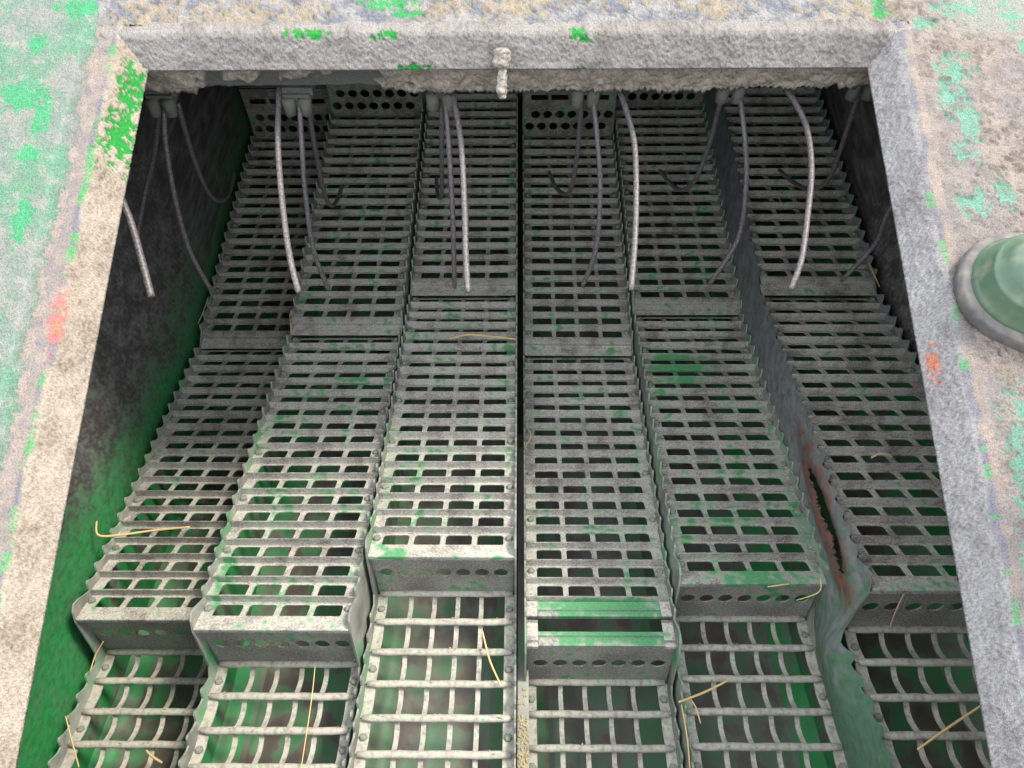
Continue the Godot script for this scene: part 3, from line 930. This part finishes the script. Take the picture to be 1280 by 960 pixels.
func walker(k: int) -> void:
	var root := thing("straw_walker", WALKER_AT + Vector3(CENTRES[k], CRANK[k][1], CRANK[k][0]), WALKER_LABELS[k], "straw walker", "straw walkers side by side")
	var skin := StandardMaterial3D.new()
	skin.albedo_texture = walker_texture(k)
	skin.roughness = 0.8
	skin.heightmap_enabled = true
	skin.heightmap_texture = M.walker_relief if M.has("walker_relief") else null
	if not M.has("walker_relief"):
		var img := noise(99, 0.3, 3).get_image(256, 2048)
		img.convert(Image.FORMAT_L8)
		M.walker_relief = ImageTexture.create_from_image(img)
		skin.heightmap_texture = M.walker_relief
	skin.heightmap_scale = 0.025
	var bu := up_of(B_DIR)
	var au := up_of(A_DIR)
	var b0 := -B_DIR * (18.5 * PITCH) - bu * 0.005
	var a0 := Vector2(-0.8997 + 0.3567, 0.4303 - 0.5472) - A_DIR * (18.5 * PITCH) - au * 0.005
	var c0 := Vector2(0.0658, -0.0749) - B_DIR * (GRID_PITCH * 0.5) - bu * 0.002
	var front := holder("front_panel", root)
	var middle := holder("middle_panel", root)
	var rear := holder("rear_grid", root)
	# riser with two rows of holes ahead of the front section
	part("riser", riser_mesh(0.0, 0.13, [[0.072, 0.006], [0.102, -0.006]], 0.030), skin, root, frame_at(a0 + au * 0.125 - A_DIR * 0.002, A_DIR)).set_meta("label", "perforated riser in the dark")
	var st := flat_tool()
	box(st, Vector3(0, 0.0, -0.15), Vector3(HALF * 2, 0.002, 0.30))
	part("front_sheet", done(st), M.dark, root, frame_at(a0 + au * 0.128 - A_DIR * 0.004, A_DIR))
	for i in 19:
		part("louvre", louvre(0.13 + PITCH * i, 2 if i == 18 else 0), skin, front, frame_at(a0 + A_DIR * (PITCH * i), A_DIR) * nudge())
	var full := 17 if k == 3 else 19
	for i in full:
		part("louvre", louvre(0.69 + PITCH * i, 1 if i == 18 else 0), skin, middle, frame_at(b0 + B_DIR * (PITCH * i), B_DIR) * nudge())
	if k == 3:
		# the last louvres are gone; painted bars stand in for them
		var xf := frame_at(b0 + B_DIR * (PITCH * 17), B_DIR)
		part("mending_bar", plain_bar(1.178, 0.0, 0.023, 0.004, -0.079, 0.079), skin, middle, xf).set_meta("label", "plain bar with bright green paint")
		part("mending_bar", plain_bar(1.185, 0.042, 0.063, 0.004, -0.079, 0.079), skin, middle, xf).set_meta("label", "plain bar with bright green paint at the step")
		for s in [-1, 1]:
			part("end_bracket", plain_bar(1.0, 0.0, 0.0242, 0.005, minf(s * 0.079, s * HALF), maxf(s * 0.079, s * HALF)), skin, middle, xf)
			part("end_bracket", plain_bar(1.05, 0.026, 0.064, 0.0036, minf(s * 0.0785, s * HALF), maxf(s * 0.0785, s * HALF)), skin, middle, xf)
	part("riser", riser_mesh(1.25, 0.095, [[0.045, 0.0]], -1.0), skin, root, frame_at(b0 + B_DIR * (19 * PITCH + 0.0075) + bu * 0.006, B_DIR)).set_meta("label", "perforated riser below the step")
	# rear grid: round bars and curved ribs between them
	st = smooth_tool()
	var bar_pts := []
	var bar_r := []
	for q in 15:
		var x := lerpf(-0.0895, 0.0895, q / 14.0)
		bar_pts.append(Vector3(x, 0.0002 * sin(q * 2.1), 0.0003 * sin(q * 1.3)))
		bar_r.append((0.0048 if q > 0 and q < 14 else 0.0036) + 0.00015 * sin(q * 3.7))
	tube(st, bar_pts, bar_r, 10, 0.85)
	var bar := done(st)
	st = flat_tool()
	var prev := Vector2.ZERO
	for q in 9:
		var t := lerpf(0.0, 1.0, q / 8.0)
		var p := Vector2(t * GRID_PITCH, -0.0030 * (1.0 - t) - 0.0095 * sin(PI * pow(t, 0.8)))
		if q > 0:
			var hx := 0.0030
			quad(st, Vector3(-hx, prev.y, prev.x), Vector3(hx, prev.y, prev.x), Vector3(hx, p.y, p.x), Vector3(-hx, p.y, p.x))
			for s in [-1, 1]:
				quad(st, Vector3(s * hx, prev.y, prev.x), Vector3(s * hx, p.y, p.x), Vector3(s * hx, p.y - 0.002, p.x), Vector3(s * hx, prev.y - 0.002, prev.x))
		prev = p
	var rib := done(st)
	st = flat_tool()
	prev = Vector2.ZERO
	for q in 9:
		var t := lerpf(0.0, 1.0, q / 8.0)
		var p := Vector2(t * GRID_PITCH, -0.0020 * (1.0 - t) - 0.0050 * sin(PI * pow(t, 0.8)))
		if q > 0:
			var hx := 0.0065
			quad(st, Vector3(-hx, prev.y, prev.x), Vector3(hx, prev.y, prev.x), Vector3(hx, p.y, p.x), Vector3(-hx, p.y, p.x))
			for s in [-1, 1]:
				quad(st, Vector3(s * hx, prev.y, prev.x), Vector3(s * hx, p.y, p.x), Vector3(s * hx, p.y - 0.002, p.x), Vector3(s * hx, prev.y - 0.002, prev.x))
		prev = p
	var margin := done(st)
	for i in 9:
		var xf := frame_at(c0 + B_DIR * (GRID_PITCH * i), B_DIR)
		part("crossbar", bar, M.bar, rear, xf)
		if i == 8:
			break
		for r in 4:
			part("rib", rib, M.bar, rear, xf * Transform3D(Basis.IDENTITY, Vector3((r - 1.5) * 0.0318, 0, 0)))
		for s in [-1, 1]:
			part("grid_margin", margin, M.bar, rear, xf * Transform3D(Basis.IDENTITY, Vector3(s * 0.0860, 0, 0)))
	# bolts
	var bm := M.bolt_mesh as ArrayMesh
	for s in [-1, 1]:
		for i in [18, 15, 12, 9, 6, 3, 0]:
			if not (k == 3 and i == 18):
				part("bolt", bm, M.bolt, middle, frame_at(b0 + B_DIR * (PITCH * i + 0.013) + bu * 0.0046, B_DIR) * Transform3D(Basis(Vector3.RIGHT, -0.34), Vector3(s * 0.0860, 0, 0)))
			if i > 4:
				part("bolt", bm, M.bolt, front, frame_at(a0 + A_DIR * (PITCH * i + 0.013) + au * 0.0046, A_DIR) * Transform3D(Basis(Vector3.RIGHT, -0.34), Vector3(s * 0.0860, 0, 0)))
		for i in [0, 2, 4, 6]:
			part("bolt", bm, M.bolt, rear, frame_at(c0 + B_DIR * (GRID_PITCH * (i + 0.5)) - bu * 0.0066, B_DIR) * Transform3D(Basis(Vector3.RIGHT, -0.12), Vector3(s * 0.0860, 0, 0)))
	# side plates and trough
	var top := [a0 - A_DIR * 0.25 + au * 0.128, a0 - A_DIR * 0.02 + au * 0.128, a0 - A_DIR * 0.006 + au * 0.05]
	top.append_array(tooth_points(a0, A_DIR, 19))
	var tb := tooth_points(b0, B_DIR, 18)
	for p in tb:
		if p.x > top[-1].x + 0.001:
			top.append(p)
	var e := b0 + B_DIR * (18 * PITCH)
	for q in [[0.0, 0.010], [0.010, 0.017], [0.022, 0.026], [0.032, 0.030], [0.040, 0.024], [0.046, 0.008], [0.049, -0.03], [0.052, -0.066]]:
		top.append(e + B_DIR * q[0] + bu * q[1])
	for p in tooth_points(c0 + B_DIR * 0.022, B_DIR, 12, 0.022):
		if p.x > top[-1].x + 0.001:
			top.append(p)
	var low := [a0 - A_DIR * 0.27 - au * 0.13, a0 - au * 0.13, b0 - bu * 0.135, c0 - bu * 0.100, c0 + B_DIR * 0.40 - bu * 0.085]
	for s in [-1, 1]:
		var torn: bool = k == 5 and s == -1
		var o := part("side_plate", torn_plate(top, low, -HALF - 0.002) if torn else side_plate(top, low, s * (HALF + 0.0004), s), M.painted if torn else (M.plate_grey if k == 5 else M.plate), root)
		if torn:
			o.set_meta("label", "dented greenish grey side plate with a rusty tear")
	st = flat_tool()
	var cross := [Vector2(-HALF, 0.030), Vector2(-0.066, 0.004), Vector2(-0.060, 0.0), Vector2(0.060, 0.0), Vector2(0.066, 0.004), Vector2(HALF, 0.030)]
	var st2 := flat_tool()
	for i in low.size() - 1:
		for q in cross.size() - 1:
			quad(st if q in [1, 2, 3] else st2, lift(low[i] + Vector2(0, cross[q].y), cross[q].x), lift(low[i] + Vector2(0, cross[q + 1].y), cross[q + 1].x), lift(low[i + 1] + Vector2(0, cross[q + 1].y), cross[q + 1].x), lift(low[i + 1] + Vector2(0, cross[q].y), cross[q].x))
	part("trough_sides", done(st2), M.green_dull if k in [2, 3] else M.green, root)
	part("trough", done(st), M.pan_grey if k in [2, 3, 4] else M.pan, root)
	# green painted inner lining of the walker's sides
	for s in [-1, 1]:
		if k == 5 and s == -1:
			continue
		st = flat_tool()
		var x: float = s * (HALF - 0.0012)
		var line := [a0 - au * 0.004, b0 - bu * 0.004, b0 + B_DIR * (19 * PITCH + 0.006) - bu * 0.006, c0 + B_DIR * 0.002 - bu * 0.014, c0 + B_DIR * 0.38 - bu * 0.012]
		for i in line.size() - 1:
			var p: Vector2 = line[i]
			var q: Vector2 = line[i + 1]
			quad(st, lift(p, x), lift(q, x), Vector3(x, below(low, q.x), q.x), Vector3(x, below(low, p.x), p.x))
		part("inner_side", done(st), M.green_dull if k in [2, 3] else M.green, root)
	if k == 5:
		torn_edges(root)

# rusty curled metal round the tear in the dented plate
func torn_edges(root: Node) -> void:
	var st := flat_tool()
	var x := -HALF - 0.0030
	var prev := []
	for i in 25:
		var t := i / 24.0
		var z := lerpf(-0.190, 0.012, t)
		var mid := -0.070 + 0.22 * (z + 0.085)
		var wide := 0.004 + 0.010 * sin(PI * minf(t * 1.1, 1.0)) + 0.002 * n_mid.get_noise_2d(z, 5.0)
		var curl := 0.006 * sin(PI * t) * (1.0 + 0.5 * n_mid.get_noise_2d(z * 0.6, 8.0))
		var row := [Vector3(x + 0.001, mid - wide - 0.004, z), Vector3(x - curl * 0.7, mid - wide * 0.7, z), Vector3(x - curl, mid - wide * 0.25, z), Vector3(x - curl * 0.5, mid + 0.001, z)]
		if i > 0:
			for j in 3:
				quad(st, prev[j], row[j], row[j + 1], prev[j + 1])
		prev = row
	part("torn_edge", done(st), M.rust, root).set_meta("label", "rusty curled metal along the tear")

# ---------------------------------------------------------------- hanging deflector tines
func deflectors() -> void:
	var sets := [
		["bracket with dull grey tines beside the green wall, at the corner of the opening", V(-0.405, 0.925, -0.740), [
			[V(-0.405, 0.931, -0.732), V(-0.413, 0.898, -0.715), V(-0.421, 0.835, -0.690), V(-0.424, 0.761, -0.666), V(-0.416, 0.694, -0.653)],
			[V(-0.394, 0.925, -0.740), V(-0.419, 0.823, -0.766), V(-0.433, 0.743, -0.788), V(-0.441, 0.692, -0.821), V(-0.449, 0.655, -0.874), V(-0.456, 0.644, -0.932)],
			[V(-0.415, 0.925, -0.740), V(-0.455, 0.846, -0.747), V(-0.492, 0.782, -0.738), V(-0.519, 0.723, -0.700)]]],
		["bracket with three tines over the second walker from the green wall", V(-0.250, 0.925, -0.741), [
			[V(-0.262, 0.965, -0.716), V(-0.257, 0.944, -0.645), V(-0.244, 0.930, -0.573), V(-0.230, 0.920, -0.514), V(-0.218, 0.908, -0.476)],
			[V(-0.251, 0.934, -0.736), V(-0.253, 0.888, -0.700), V(-0.258, 0.842, -0.683), V(-0.262, 0.768, -0.660), V(-0.255, 0.701, -0.647)],
			[V(-0.245, 0.928, -0.745), V(-0.263, 0.816, -0.774), V(-0.276, 0.727, -0.801), V(-0.278, 0.681, -0.822), V(-0.280, 0.651, -0.868), V(-0.281, 0.640, -0.906)]]],
		["bracket with three nearly straight tines just left of the middle gap", V(-0.087, 0.928, -0.745), [
			[V(-0.075, 0.965, -0.716), V(-0.063, 0.948, -0.652), V(-0.057, 0.930, -0.573), V(-0.054, 0.920, -0.514), V(-0.051, 0.908, -0.476)],
			[V(-0.085, 0.935, -0.738), V(-0.082, 0.888, -0.700), V(-0.082, 0.824, -0.674), V(-0.084, 0.768, -0.660), V(-0.087, 0.703, -0.649)],
			[V(-0.090, 0.929, -0.746), V(-0.100, 0.823, -0.766), V(-0.110, 0.728, -0.803), V(-0.118, 0.687, -0.831), V(-0.127, 0.656, -0.875), V(-0.132, 0.646, -0.917)]]],
		["bracket with three bowed tines just right of the middle gap", V(0.077, 0.930, -0.748), [
			[V(0.100, 0.969, -0.722), V(0.110, 0.962, -0.697), V(0.120, 0.948, -0.652), V(0.120, 0.938, -0.600), V(0.116, 0.922, -0.537), V(0.109, 0.909, -0.478)],
			[V(0.082, 0.936, -0.739), V(0.090, 0.893, -0.707), V(0.096, 0.842, -0.683), V(0.096, 0.768, -0.660), V(0.083, 0.704, -0.650)],
			[V(0.071, 0.930, -0.748), V(0.074, 0.819, -0.778), V(0.072, 0.730, -0.806), V(0.065, 0.690, -0.835), V(0.054, 0.660, -0.883), V(0.046, 0.644, -0.932)]]],
		["bracket with three strongly bowed tines over the walker with green louvres", V(0.241, 0.932, -0.751), [
			[V(0.275, 0.970, -0.725), V(0.288, 0.965, -0.702), V(0.302, 0.954, -0.664), V(0.301, 0.943, -0.611), V(0.289, 0.929, -0.551), V(0.277, 0.919, -0.505), V(0.265, 0.908, -0.479)],
			[V(0.248, 0.937, -0.742), V(0.260, 0.893, -0.707), V(0.270, 0.844, -0.687), V(0.274, 0.774, -0.668), V(0.251, 0.705, -0.653)],
			[V(0.232, 0.932, -0.752), V(0.242, 0.832, -0.781), V(0.241, 0.750, -0.800), V(0.236, 0.700, -0.833), V(0.231, 0.662, -0.886), V(0.221, 0.645, -0.934)]]],
		["bracket with two tines at the boot side corner of the opening", V(0.389, 0.933, -0.754), [
			[V(0.458, 0.976, -0.671), V(0.438, 0.917, -0.653), V(0.439, 0.827, -0.660), V(0.447, 0.771, -0.664), V(0.425, 0.707, -0.656)],
			[V(0.390, 0.934, -0.756), V(0.410, 0.831, -0.779), V(0.424, 0.750, -0.800), V(0.422, 0.700, -0.833), V(0.418, 0.663, -0.888), V(0.410, 0.645, -0.934)]]]]
	for s in sets:
		var root := thing("deflector_tines", s[1], s[0], "tines", "tine brackets hanging under the header beam")
		var st := flat_tool()
		box(st, Vector3(0, 0.020, -0.004), Vector3(0.034, 0.010, 0.022))
		box(st, Vector3(-0.002, 0.012, 0.0), Vector3(0.030, 0.012, 0.020))
		var h := 0.035
		box(st, Vector3(0, 0.020 + h, -0.006), Vector3(0.040, 2.0 * h, 0.006))
		part("bracket", done(st), M.bracket, root)
		st = smooth_tool()
		tube(st, [Vector3(-0.012, 0.014, 0.010), Vector3(-0.012, -0.006, 0.012)], [0.008, 0.007], 8)
		tube(st, [Vector3(0.006, 0.014, 0.010), Vector3(0.006, -0.006, 0.012)], [0.008, 0.007], 8)
		part("clamp", done(st), M.bracket, root)
		for r in s[2]:
			var pts := spline(r, 8)
			var rad := []
			for i in pts.size():
				pts[i] = pts[i] - s[1]
				rad.append(0.0031 * (1.0 if i < pts.size() - 1 else 0.75))
			st = smooth_tool()
			tube(st, pts, rad, 10)
			part("tine", done(st), M.rod, root)
	var lone := thing("deflector_tine", V(-0.40, 0.95, -0.60), "short grey tine end at the green wall edge of the opening", "tine")
	var pts := spline([V(-0.448, 0.985, -0.665), V(-0.415, 0.960, -0.592), V(-0.393, 0.935, -0.548), V(-0.380, 0.915, -0.512), V(-0.368, 0.899, -0.478)], 8)
	var rad := []
	for i in pts.size():
		pts[i] = pts[i] - V(-0.40, 0.95, -0.60)
		rad.append(0.0038)
	var st2 := smooth_tool()
	tube(st2, pts, rad, 10)
	part("rod", done(st2), M.rod, lone)

# ---------------------------------------------------------------- crankshaft bearings seen in the gap
func drive() -> void:
	var shaft := thing("crankshaft", V(0, 0.27, -0.62), "crankshaft with pale wooden bearing blocks in the middle gap", "crankshaft")
	var st := smooth_tool()
	tube(st, [V(-0.59, 0, 0), V(0.59, 0, 0)], [0.014, 0.014], 12)
	part("shaft", done(st), M.dark, shaft)
	for p in [V(0.001, 0.03, 0.0), V(0.001, 0.075, 0.13), V(0.001, 0.085, 0.20)]:
		st = flat_tool()
		box(st, p, V(0.020, 0.05, 0.022))
		part("bearing_block", done(st), M.wood, shaft)

	var rail := thing("support_rail", V(0.004, 0.44, -0.30), "narrow dusty rail at the bottom of the middle gap, chaff lying on it", "rail")
	st = flat_tool()
	var ends := [V(-0.007, -0.065, -0.28), V(-0.007, 0.07, 0.30)]
	for i in 24:
		var p: Vector3 = ends[0].lerp(ends[1], i / 24.0)
		var q: Vector3 = ends[0].lerp(ends[1], (i + 1) / 24.0)
		var w := V(0.014, 0, 0)
		quad(st, p, p + w, q + w, q)
		quad(st, p, q, q + V(0, -0.03, 0), p + V(0, -0.03, 0))
		quad(st, p + w, p + w + V(0, -0.03, 0), q + w + V(0, -0.03, 0), q + w)
	part("rail", done(st), M.plate, rail)
	st = flat_tool()
	for i in 260:
		var t := 0.62 + 0.38 * sqrt(rng.randf())
		var p: Vector3 = ends[0].lerp(ends[1], t) + V(rng.randf() * 0.013, 0.001 + 0.002 * rng.randf(), 0)
		var d := V(rng.randf_range(-1, 1), rng.randf_range(-0.2, 0.2), rng.randf_range(-1, 1)).normalized() * 0.0026
		var e := V(-d.z, 0.0004, d.x) * 0.45
		quad(st, p - d, p + e, p + d, p - e)
	var chaff := part("chaff", done(st), M.wood, rail)
	chaff.set_meta("kind", "stuff")

# ---------------------------------------------------------------- loose straw
func straws() -> void:
	var list := [
		["long yellow straw bent at one end, across the lowest walker", [V(-0.589, 0.498, -0.401), V(-0.584, 0.492, -0.383), V(-0.557, 0.485, -0.386), V(-0.519, 0.478, -0.395), V(-0.465, 0.480, -0.400)], 0.0022, 0],
		["flat pale yellow straw across the walker left of the middle gap", [V(-0.115, 0.475, -0.728), V(-0.079, 0.478, -0.734), V(-0.007, 0.476, -0.726)], 0.0026, 0],
		["curly root fibre hanging at the middle gap", [V(0.016, 0.446, -0.611), V(0.011, 0.454, -0.577), V(0.017, 0.457, -0.558), V(0.007, 0.459, -0.536)], 0.0010, 2],
		["kinked straw in the grid left of the middle gap", [V(-0.048, 0.501, -0.252), V(-0.038, 0.505, -0.216), V(-0.023, 0.511, -0.184)], 0.0016, 0],
		["short straw at the step lip of the walker with green louvres", [V(0.307, 0.557, -0.293), V(0.335, 0.556, -0.297)], 0.0013, 0],
		["bent straw at the side of the step beside the dented plate", [V(0.350, 0.527, -0.285), V(0.373, 0.546, -0.290), V(0.376, 0.553, -0.305)], 0.0012, 0],
		["slanting golden straw in the rear grid beside the middle right walker", [V(0.192, 0.506, -0.167), V(0.228, 0.494, -0.181), V(0.260, 0.488, -0.196)], 0.0020, 0],
		["thin curved straw hanging below the slanting golden straw", [V(0.208, 0.490, -0.176), V(0.214, 0.495, -0.164), V(0.218, 0.495, -0.145)], 0.0012, 0],
		["thin straw standing along the grid edge at the bottom of the picture", [V(0.197, 0.496, -0.166), V(0.199, 0.500, -0.129), V(0.197, 0.506, -0.093)], 0.0013, 0],
		["frayed grey straw hanging over the riser of the highest walker", [V(0.434, 0.636, -0.262), V(0.433, 0.608, -0.250), V(0.438, 0.570, -0.239)], 0.0016, 2],
		["straw lying slantwise in the grid of the highest walker", [V(0.421, 0.601, -0.105), V(0.458, 0.604, -0.126), V(0.504, 0.610, -0.151)], 0.0018, 0],
		["straw leaning on the lower corner beside the green wall", [V(-0.576, 0.457, -0.156), V(-0.563, 0.453, -0.131), V(-0.544, 0.451, -0.098)], 0.0014, 1],
		["short pale chaff piece on the lowest walker's grid bar", [V(-0.468, 0.446, -0.118), V(-0.458, 0.447, -0.111), V(-0.444, 0.447, -0.104)], 0.0022, 1],
		["very thin straw running down the grid of the scraped walker", [V(-0.257, 0.498, -0.210), V(-0.254, 0.505, -0.165), V(-0.251, 0.522, -0.091)], 0.0009, 0],
		["short straw stuck at the far louvres of the lowest walker", [V(-0.579, 0.380, -0.892), V(-0.583, 0.376, -0.864), V(-0.589, 0.372, -0.835)], 0.0013, 1],
		["short yellow straw under the tine at the highest walker's outer edge", [V(0.570, 0.535, -0.838), V(0.574, 0.533, -0.815), V(0.579, 0.529, -0.791)], 0.0015, 0],
		["curled dry fibre on the far louvres of the highest walker", [V(0.419, 0.536, -0.986), V(0.436, 0.541, -0.992), V(0.450, 0.536, -0.984), V(0.452, 0.530, -0.965)], 0.0009, 2],
		["pale curled chaff lying in a slot of the highest walker", [V(0.448, 0.615, -0.442), V(0.461, 0.618, -0.447), V(0.476, 0.614, -0.444)], 0.0020, 2],
		["thin straw upright before the dark perforated riser", [V(0.074, 0.502, -1.255), V(0.075, 0.472, -1.250), V(0.077, 0.432, -1.250)], 0.0010, 2],
		["yellow straw at the side plate corner below the lowest walker's step", [V(-0.561, 0.444, -0.251), V(-0.573, 0.432, -0.236), V(-0.575, 0.430, -0.215)], 0.0012, 0],
		["short upright straw where two walkers' sections meet above the green scrapes", [V(-0.390, 0.464, -0.788), V(-0.386, 0.460, -0.766), V(-0.383, 0.457, -0.749)], 0.0013, 1],
		["tiny straw at the section joint beside the grey plate", [V(0.389, 0.431, -0.842), V(0.387, 0.426, -0.828)], 0.0012, 0]]
	for s in list:
		var at: Vector3 = s[1][0]
		var pts := spline(s[1], 7)
		var rad := []
		for i in pts.size():
			pts[i] = pts[i] - at
			rad.append(s[2] * 0.78 * (0.75 + 0.25 * sin(PI * (i + 0.5) / pts.size())))
		var st := smooth_tool()
		tube(st, pts, rad, 6, 0.6)
		var o := MeshInstance3D.new()
		o.name = numbered("straw")
		o.mesh = done(st)
		o.material_override = M["straw%d" % s[3]]
		o.position = at
		add_child(o)
		tag(o, s[0], "straw", "loose straws on the walkers")

# husks and broken bits of straw lying about on the walkers
func husks() -> void:
	var st := flat_tool()
	for i in 900:
		var k := rng.randi() % 6
		var rear := rng.randf() < 0.25
		var x := rng.randf_range(-0.088, 0.088)
		var p: Vector2
		var d := B_DIR
		if rear:
			p = Vector2(0.0658, -0.0749) + B_DIR * (GRID_PITCH * (rng.randi_range(0, 5) - 0.5) + rng.randf_range(-0.003, 0.003)) + up_of(B_DIR) * 0.0046
		else:
			var row := int(sqrt(rng.randf()) * (17.0 if k == 3 else 19.0))
			p = -B_DIR * ((18.5 - row) * PITCH) + up_of(B_DIR) * (-0.0035 + rng.randf() * 0.0012) + B_DIR * rng.randf() * 0.0035
		var at := lift(p, x) + WALKER_AT + Vector3(CENTRES[k], CRANK[k][1], CRANK[k][0])
		var long := rng.randf_range(0.0012, 0.0032) * (2.2 if rng.randf() < 0.08 else 1.0)
		var a := Vector3(rng.randf_range(-1, 1), rng.randf_range(-0.15, 0.3), rng.randf_range(-0.5, 0.5)).normalized() * long
		var b := a.cross(Vector3(rng.randf_range(-0.3, 0.3), 1, 0)).normalized() * rng.randf_range(0.0004, 0.0010)
		var c := Vector3(0, 0.0005, 0)
		quad(st, at - a, at + b, at + a, at - b)
		quad(st, at - a, at + c, at + a, at + b)
	var o := part("chaff", done(st), M.straw2, self)
	o.set_meta("kind", "stuff")
	tag(o, "fine husks and broken straw bits scattered over the walkers", "chaff")

# ---------------------------------------------------------------- the rubber boot on the deck
func boot() -> void:
	var v := Vector3(0, -0.230, 0.973).normalized()
	var deck := Transform3D(Basis(Vector3.RIGHT, Vector3(0, v.z, -v.y), v), DECK_AT)
	var root := thing("rubber_boot", Vector3.ZERO, "toe of a green rubber boot with a grey sole standing on the crusted deck", "boot")
	# local: +x from toe to heel, y up, z across
	var a := 0.30
	root.transform = deck * Transform3D(Basis(Vector3.UP, -a), Vector3(0.372, 0.002, 0.2457))
	# outline of the sole: (distance from the toe, left, right)
	var line := [[0.0, 0.0, 0.0], [0.002, 0.016, 0.014], [0.008, 0.030, 0.027], [0.018, 0.041, 0.038], [0.034, 0.050, 0.047], [0.06, 0.056, 0.052], [0.09, 0.057, 0.053], [0.13, 0.050, 0.047], [0.17, 0.043, 0.041], [0.21, 0.042, 0.041], [0.25, 0.042, 0.040], [0.275, 0.034, 0.033], [0.285, 0.018, 0.018], [0.288, 0.0, 0.0]]
	var st := smooth_tool()
	var ring := []
	for q in line:
		ring.append(Vector3(q[0], 0, -q[1]))
	for i in range(line.size() - 2, 0, -1):
		ring.append(Vector3(line[i][0], 0, line[i][2]))
	var mid := Vector3(0.13, 0, 0)
	var levels := [[0.0, 0.97], [0.003, 1.0], [0.013, 1.0], [0.016, 0.985]]
	for j in levels.size() - 1:
		for i in ring.size():
			var m := (i + 1) % ring.size()
			var p0: Vector3 = mid + (ring[i] - mid) * levels[j][1] + Vector3(0, levels[j][0], 0)
			var p1: Vector3 = mid + (ring[m] - mid) * levels[j][1] + Vector3(0, levels[j][0], 0)
			var p2: Vector3 = mid + (ring[m] - mid) * levels[j + 1][1] + Vector3(0, levels[j + 1][0], 0)
			var p3: Vector3 = mid + (ring[i] - mid) * levels[j + 1][1] + Vector3(0, levels[j + 1][0], 0)
			quad(st, p0, p1, p2, p3)
	for i in ring.size():
		var m := (i + 1) % ring.size()
		tri(st, mid + Vector3(0, 0.016, 0), mid + (ring[i] - mid) * 0.985 + Vector3(0, 0.016, 0), mid + (ring[m] - mid) * 0.985 + Vector3(0, 0.016, 0))
	part("sole", done(st), M.sole, root)
	# upper: contours drawn in from the sole's outline, with a welt and two moulded beads round the toe
	st = smooth_tool()
	var fine_ring := []
	for i in ring.size():
		var p0: Vector3 = ring[(i + ring.size() - 1) % ring.size()]
		var p1: Vector3 = ring[i]
		var p2: Vector3 = ring[(i + 1) % ring.size()]
		var p3: Vector3 = ring[(i + 2) % ring.size()]
		for q in 5:
			fine_ring.append(p1.cubic_interpolate(p2, p0, p3, q / 5.0))
	var size := fine_ring.size()
	var inward := []
	for i in size:
		var d: Vector3 = fine_ring[(i + 2) % size] - fine_ring[(i + size - 2) % size]
		var nrm := Vector3(-d.z, 0, d.x).normalized()
		if nrm.dot(mid - fine_ring[i]) < 0.0:
			nrm = -nrm
		inward.append(nrm)
	var rings := []
	for lv in [[0.0145, 0.0085], [0.0170, 0.0076], [0.0195, 0.0078], [0.0210, 0.0092], [0.0270, 0.0108], [0.0330, 0.0132], [0.0360, 0.0142], [0.0375, 0.0146], [0.0388, 0.0158], [0.0410, 0.0178], [0.0470, 0.0205], [0.0530, 0.0245], [0.0580, 0.0295], [0.0620, 0.0360], [0.0645, 0.0430], [0.0655, 0.0480]]:
		var row := []
		for i in size:
			var p: Vector3 = fine_ring[i] + inward[i] * lv[1]
			var rise: float = smoothstep(0.09, 0.24, p.x) * (lv[0] - 0.0145) * 1.9
			row.append(Vector3(p.x, lv[0] + rise + 0.0004 * n_big.get_noise_2d(p.x * 3.0, p.z * 3.0), p.z))
		rings.append(row)
	for j in rings.size() - 1:
		for i in size:
			var m := (i + 1) % size
			quad(st, rings[j][i], rings[j][m], rings[j + 1][m], rings[j + 1][i])
	var crown := []
	for i in size:
		crown.append(rings[-1][i])
	for i in size:
		var m := (i + 1) % size
		var cp := Vector3(clampf(crown[i].x, 0.055, 0.235), crown[i].y + 0.0015, 0)
		var cm := Vector3(clampf(crown[m].x, 0.055, 0.235), crown[m].y + 0.0015, 0)
		quad(st, crown[i], crown[m], cm, cp)
	part("foot", done(st), M.boot, root)
	# shaft above the heel
	st = smooth_tool()
	var s_pts := []
	var s_rad := []
	for q in [[0.03, 0.040], [0.10, 0.046], [0.17, 0.052], [0.25, 0.060], [0.33, 0.066]]:
		s_pts.append(Vector3(0.235 + 0.02 * q[0], q[0], 0.0))
		s_rad.append(q[1])
	tube(st, s_pts, s_rad, 20)
	part("shaft", done(st), M.boot, root)
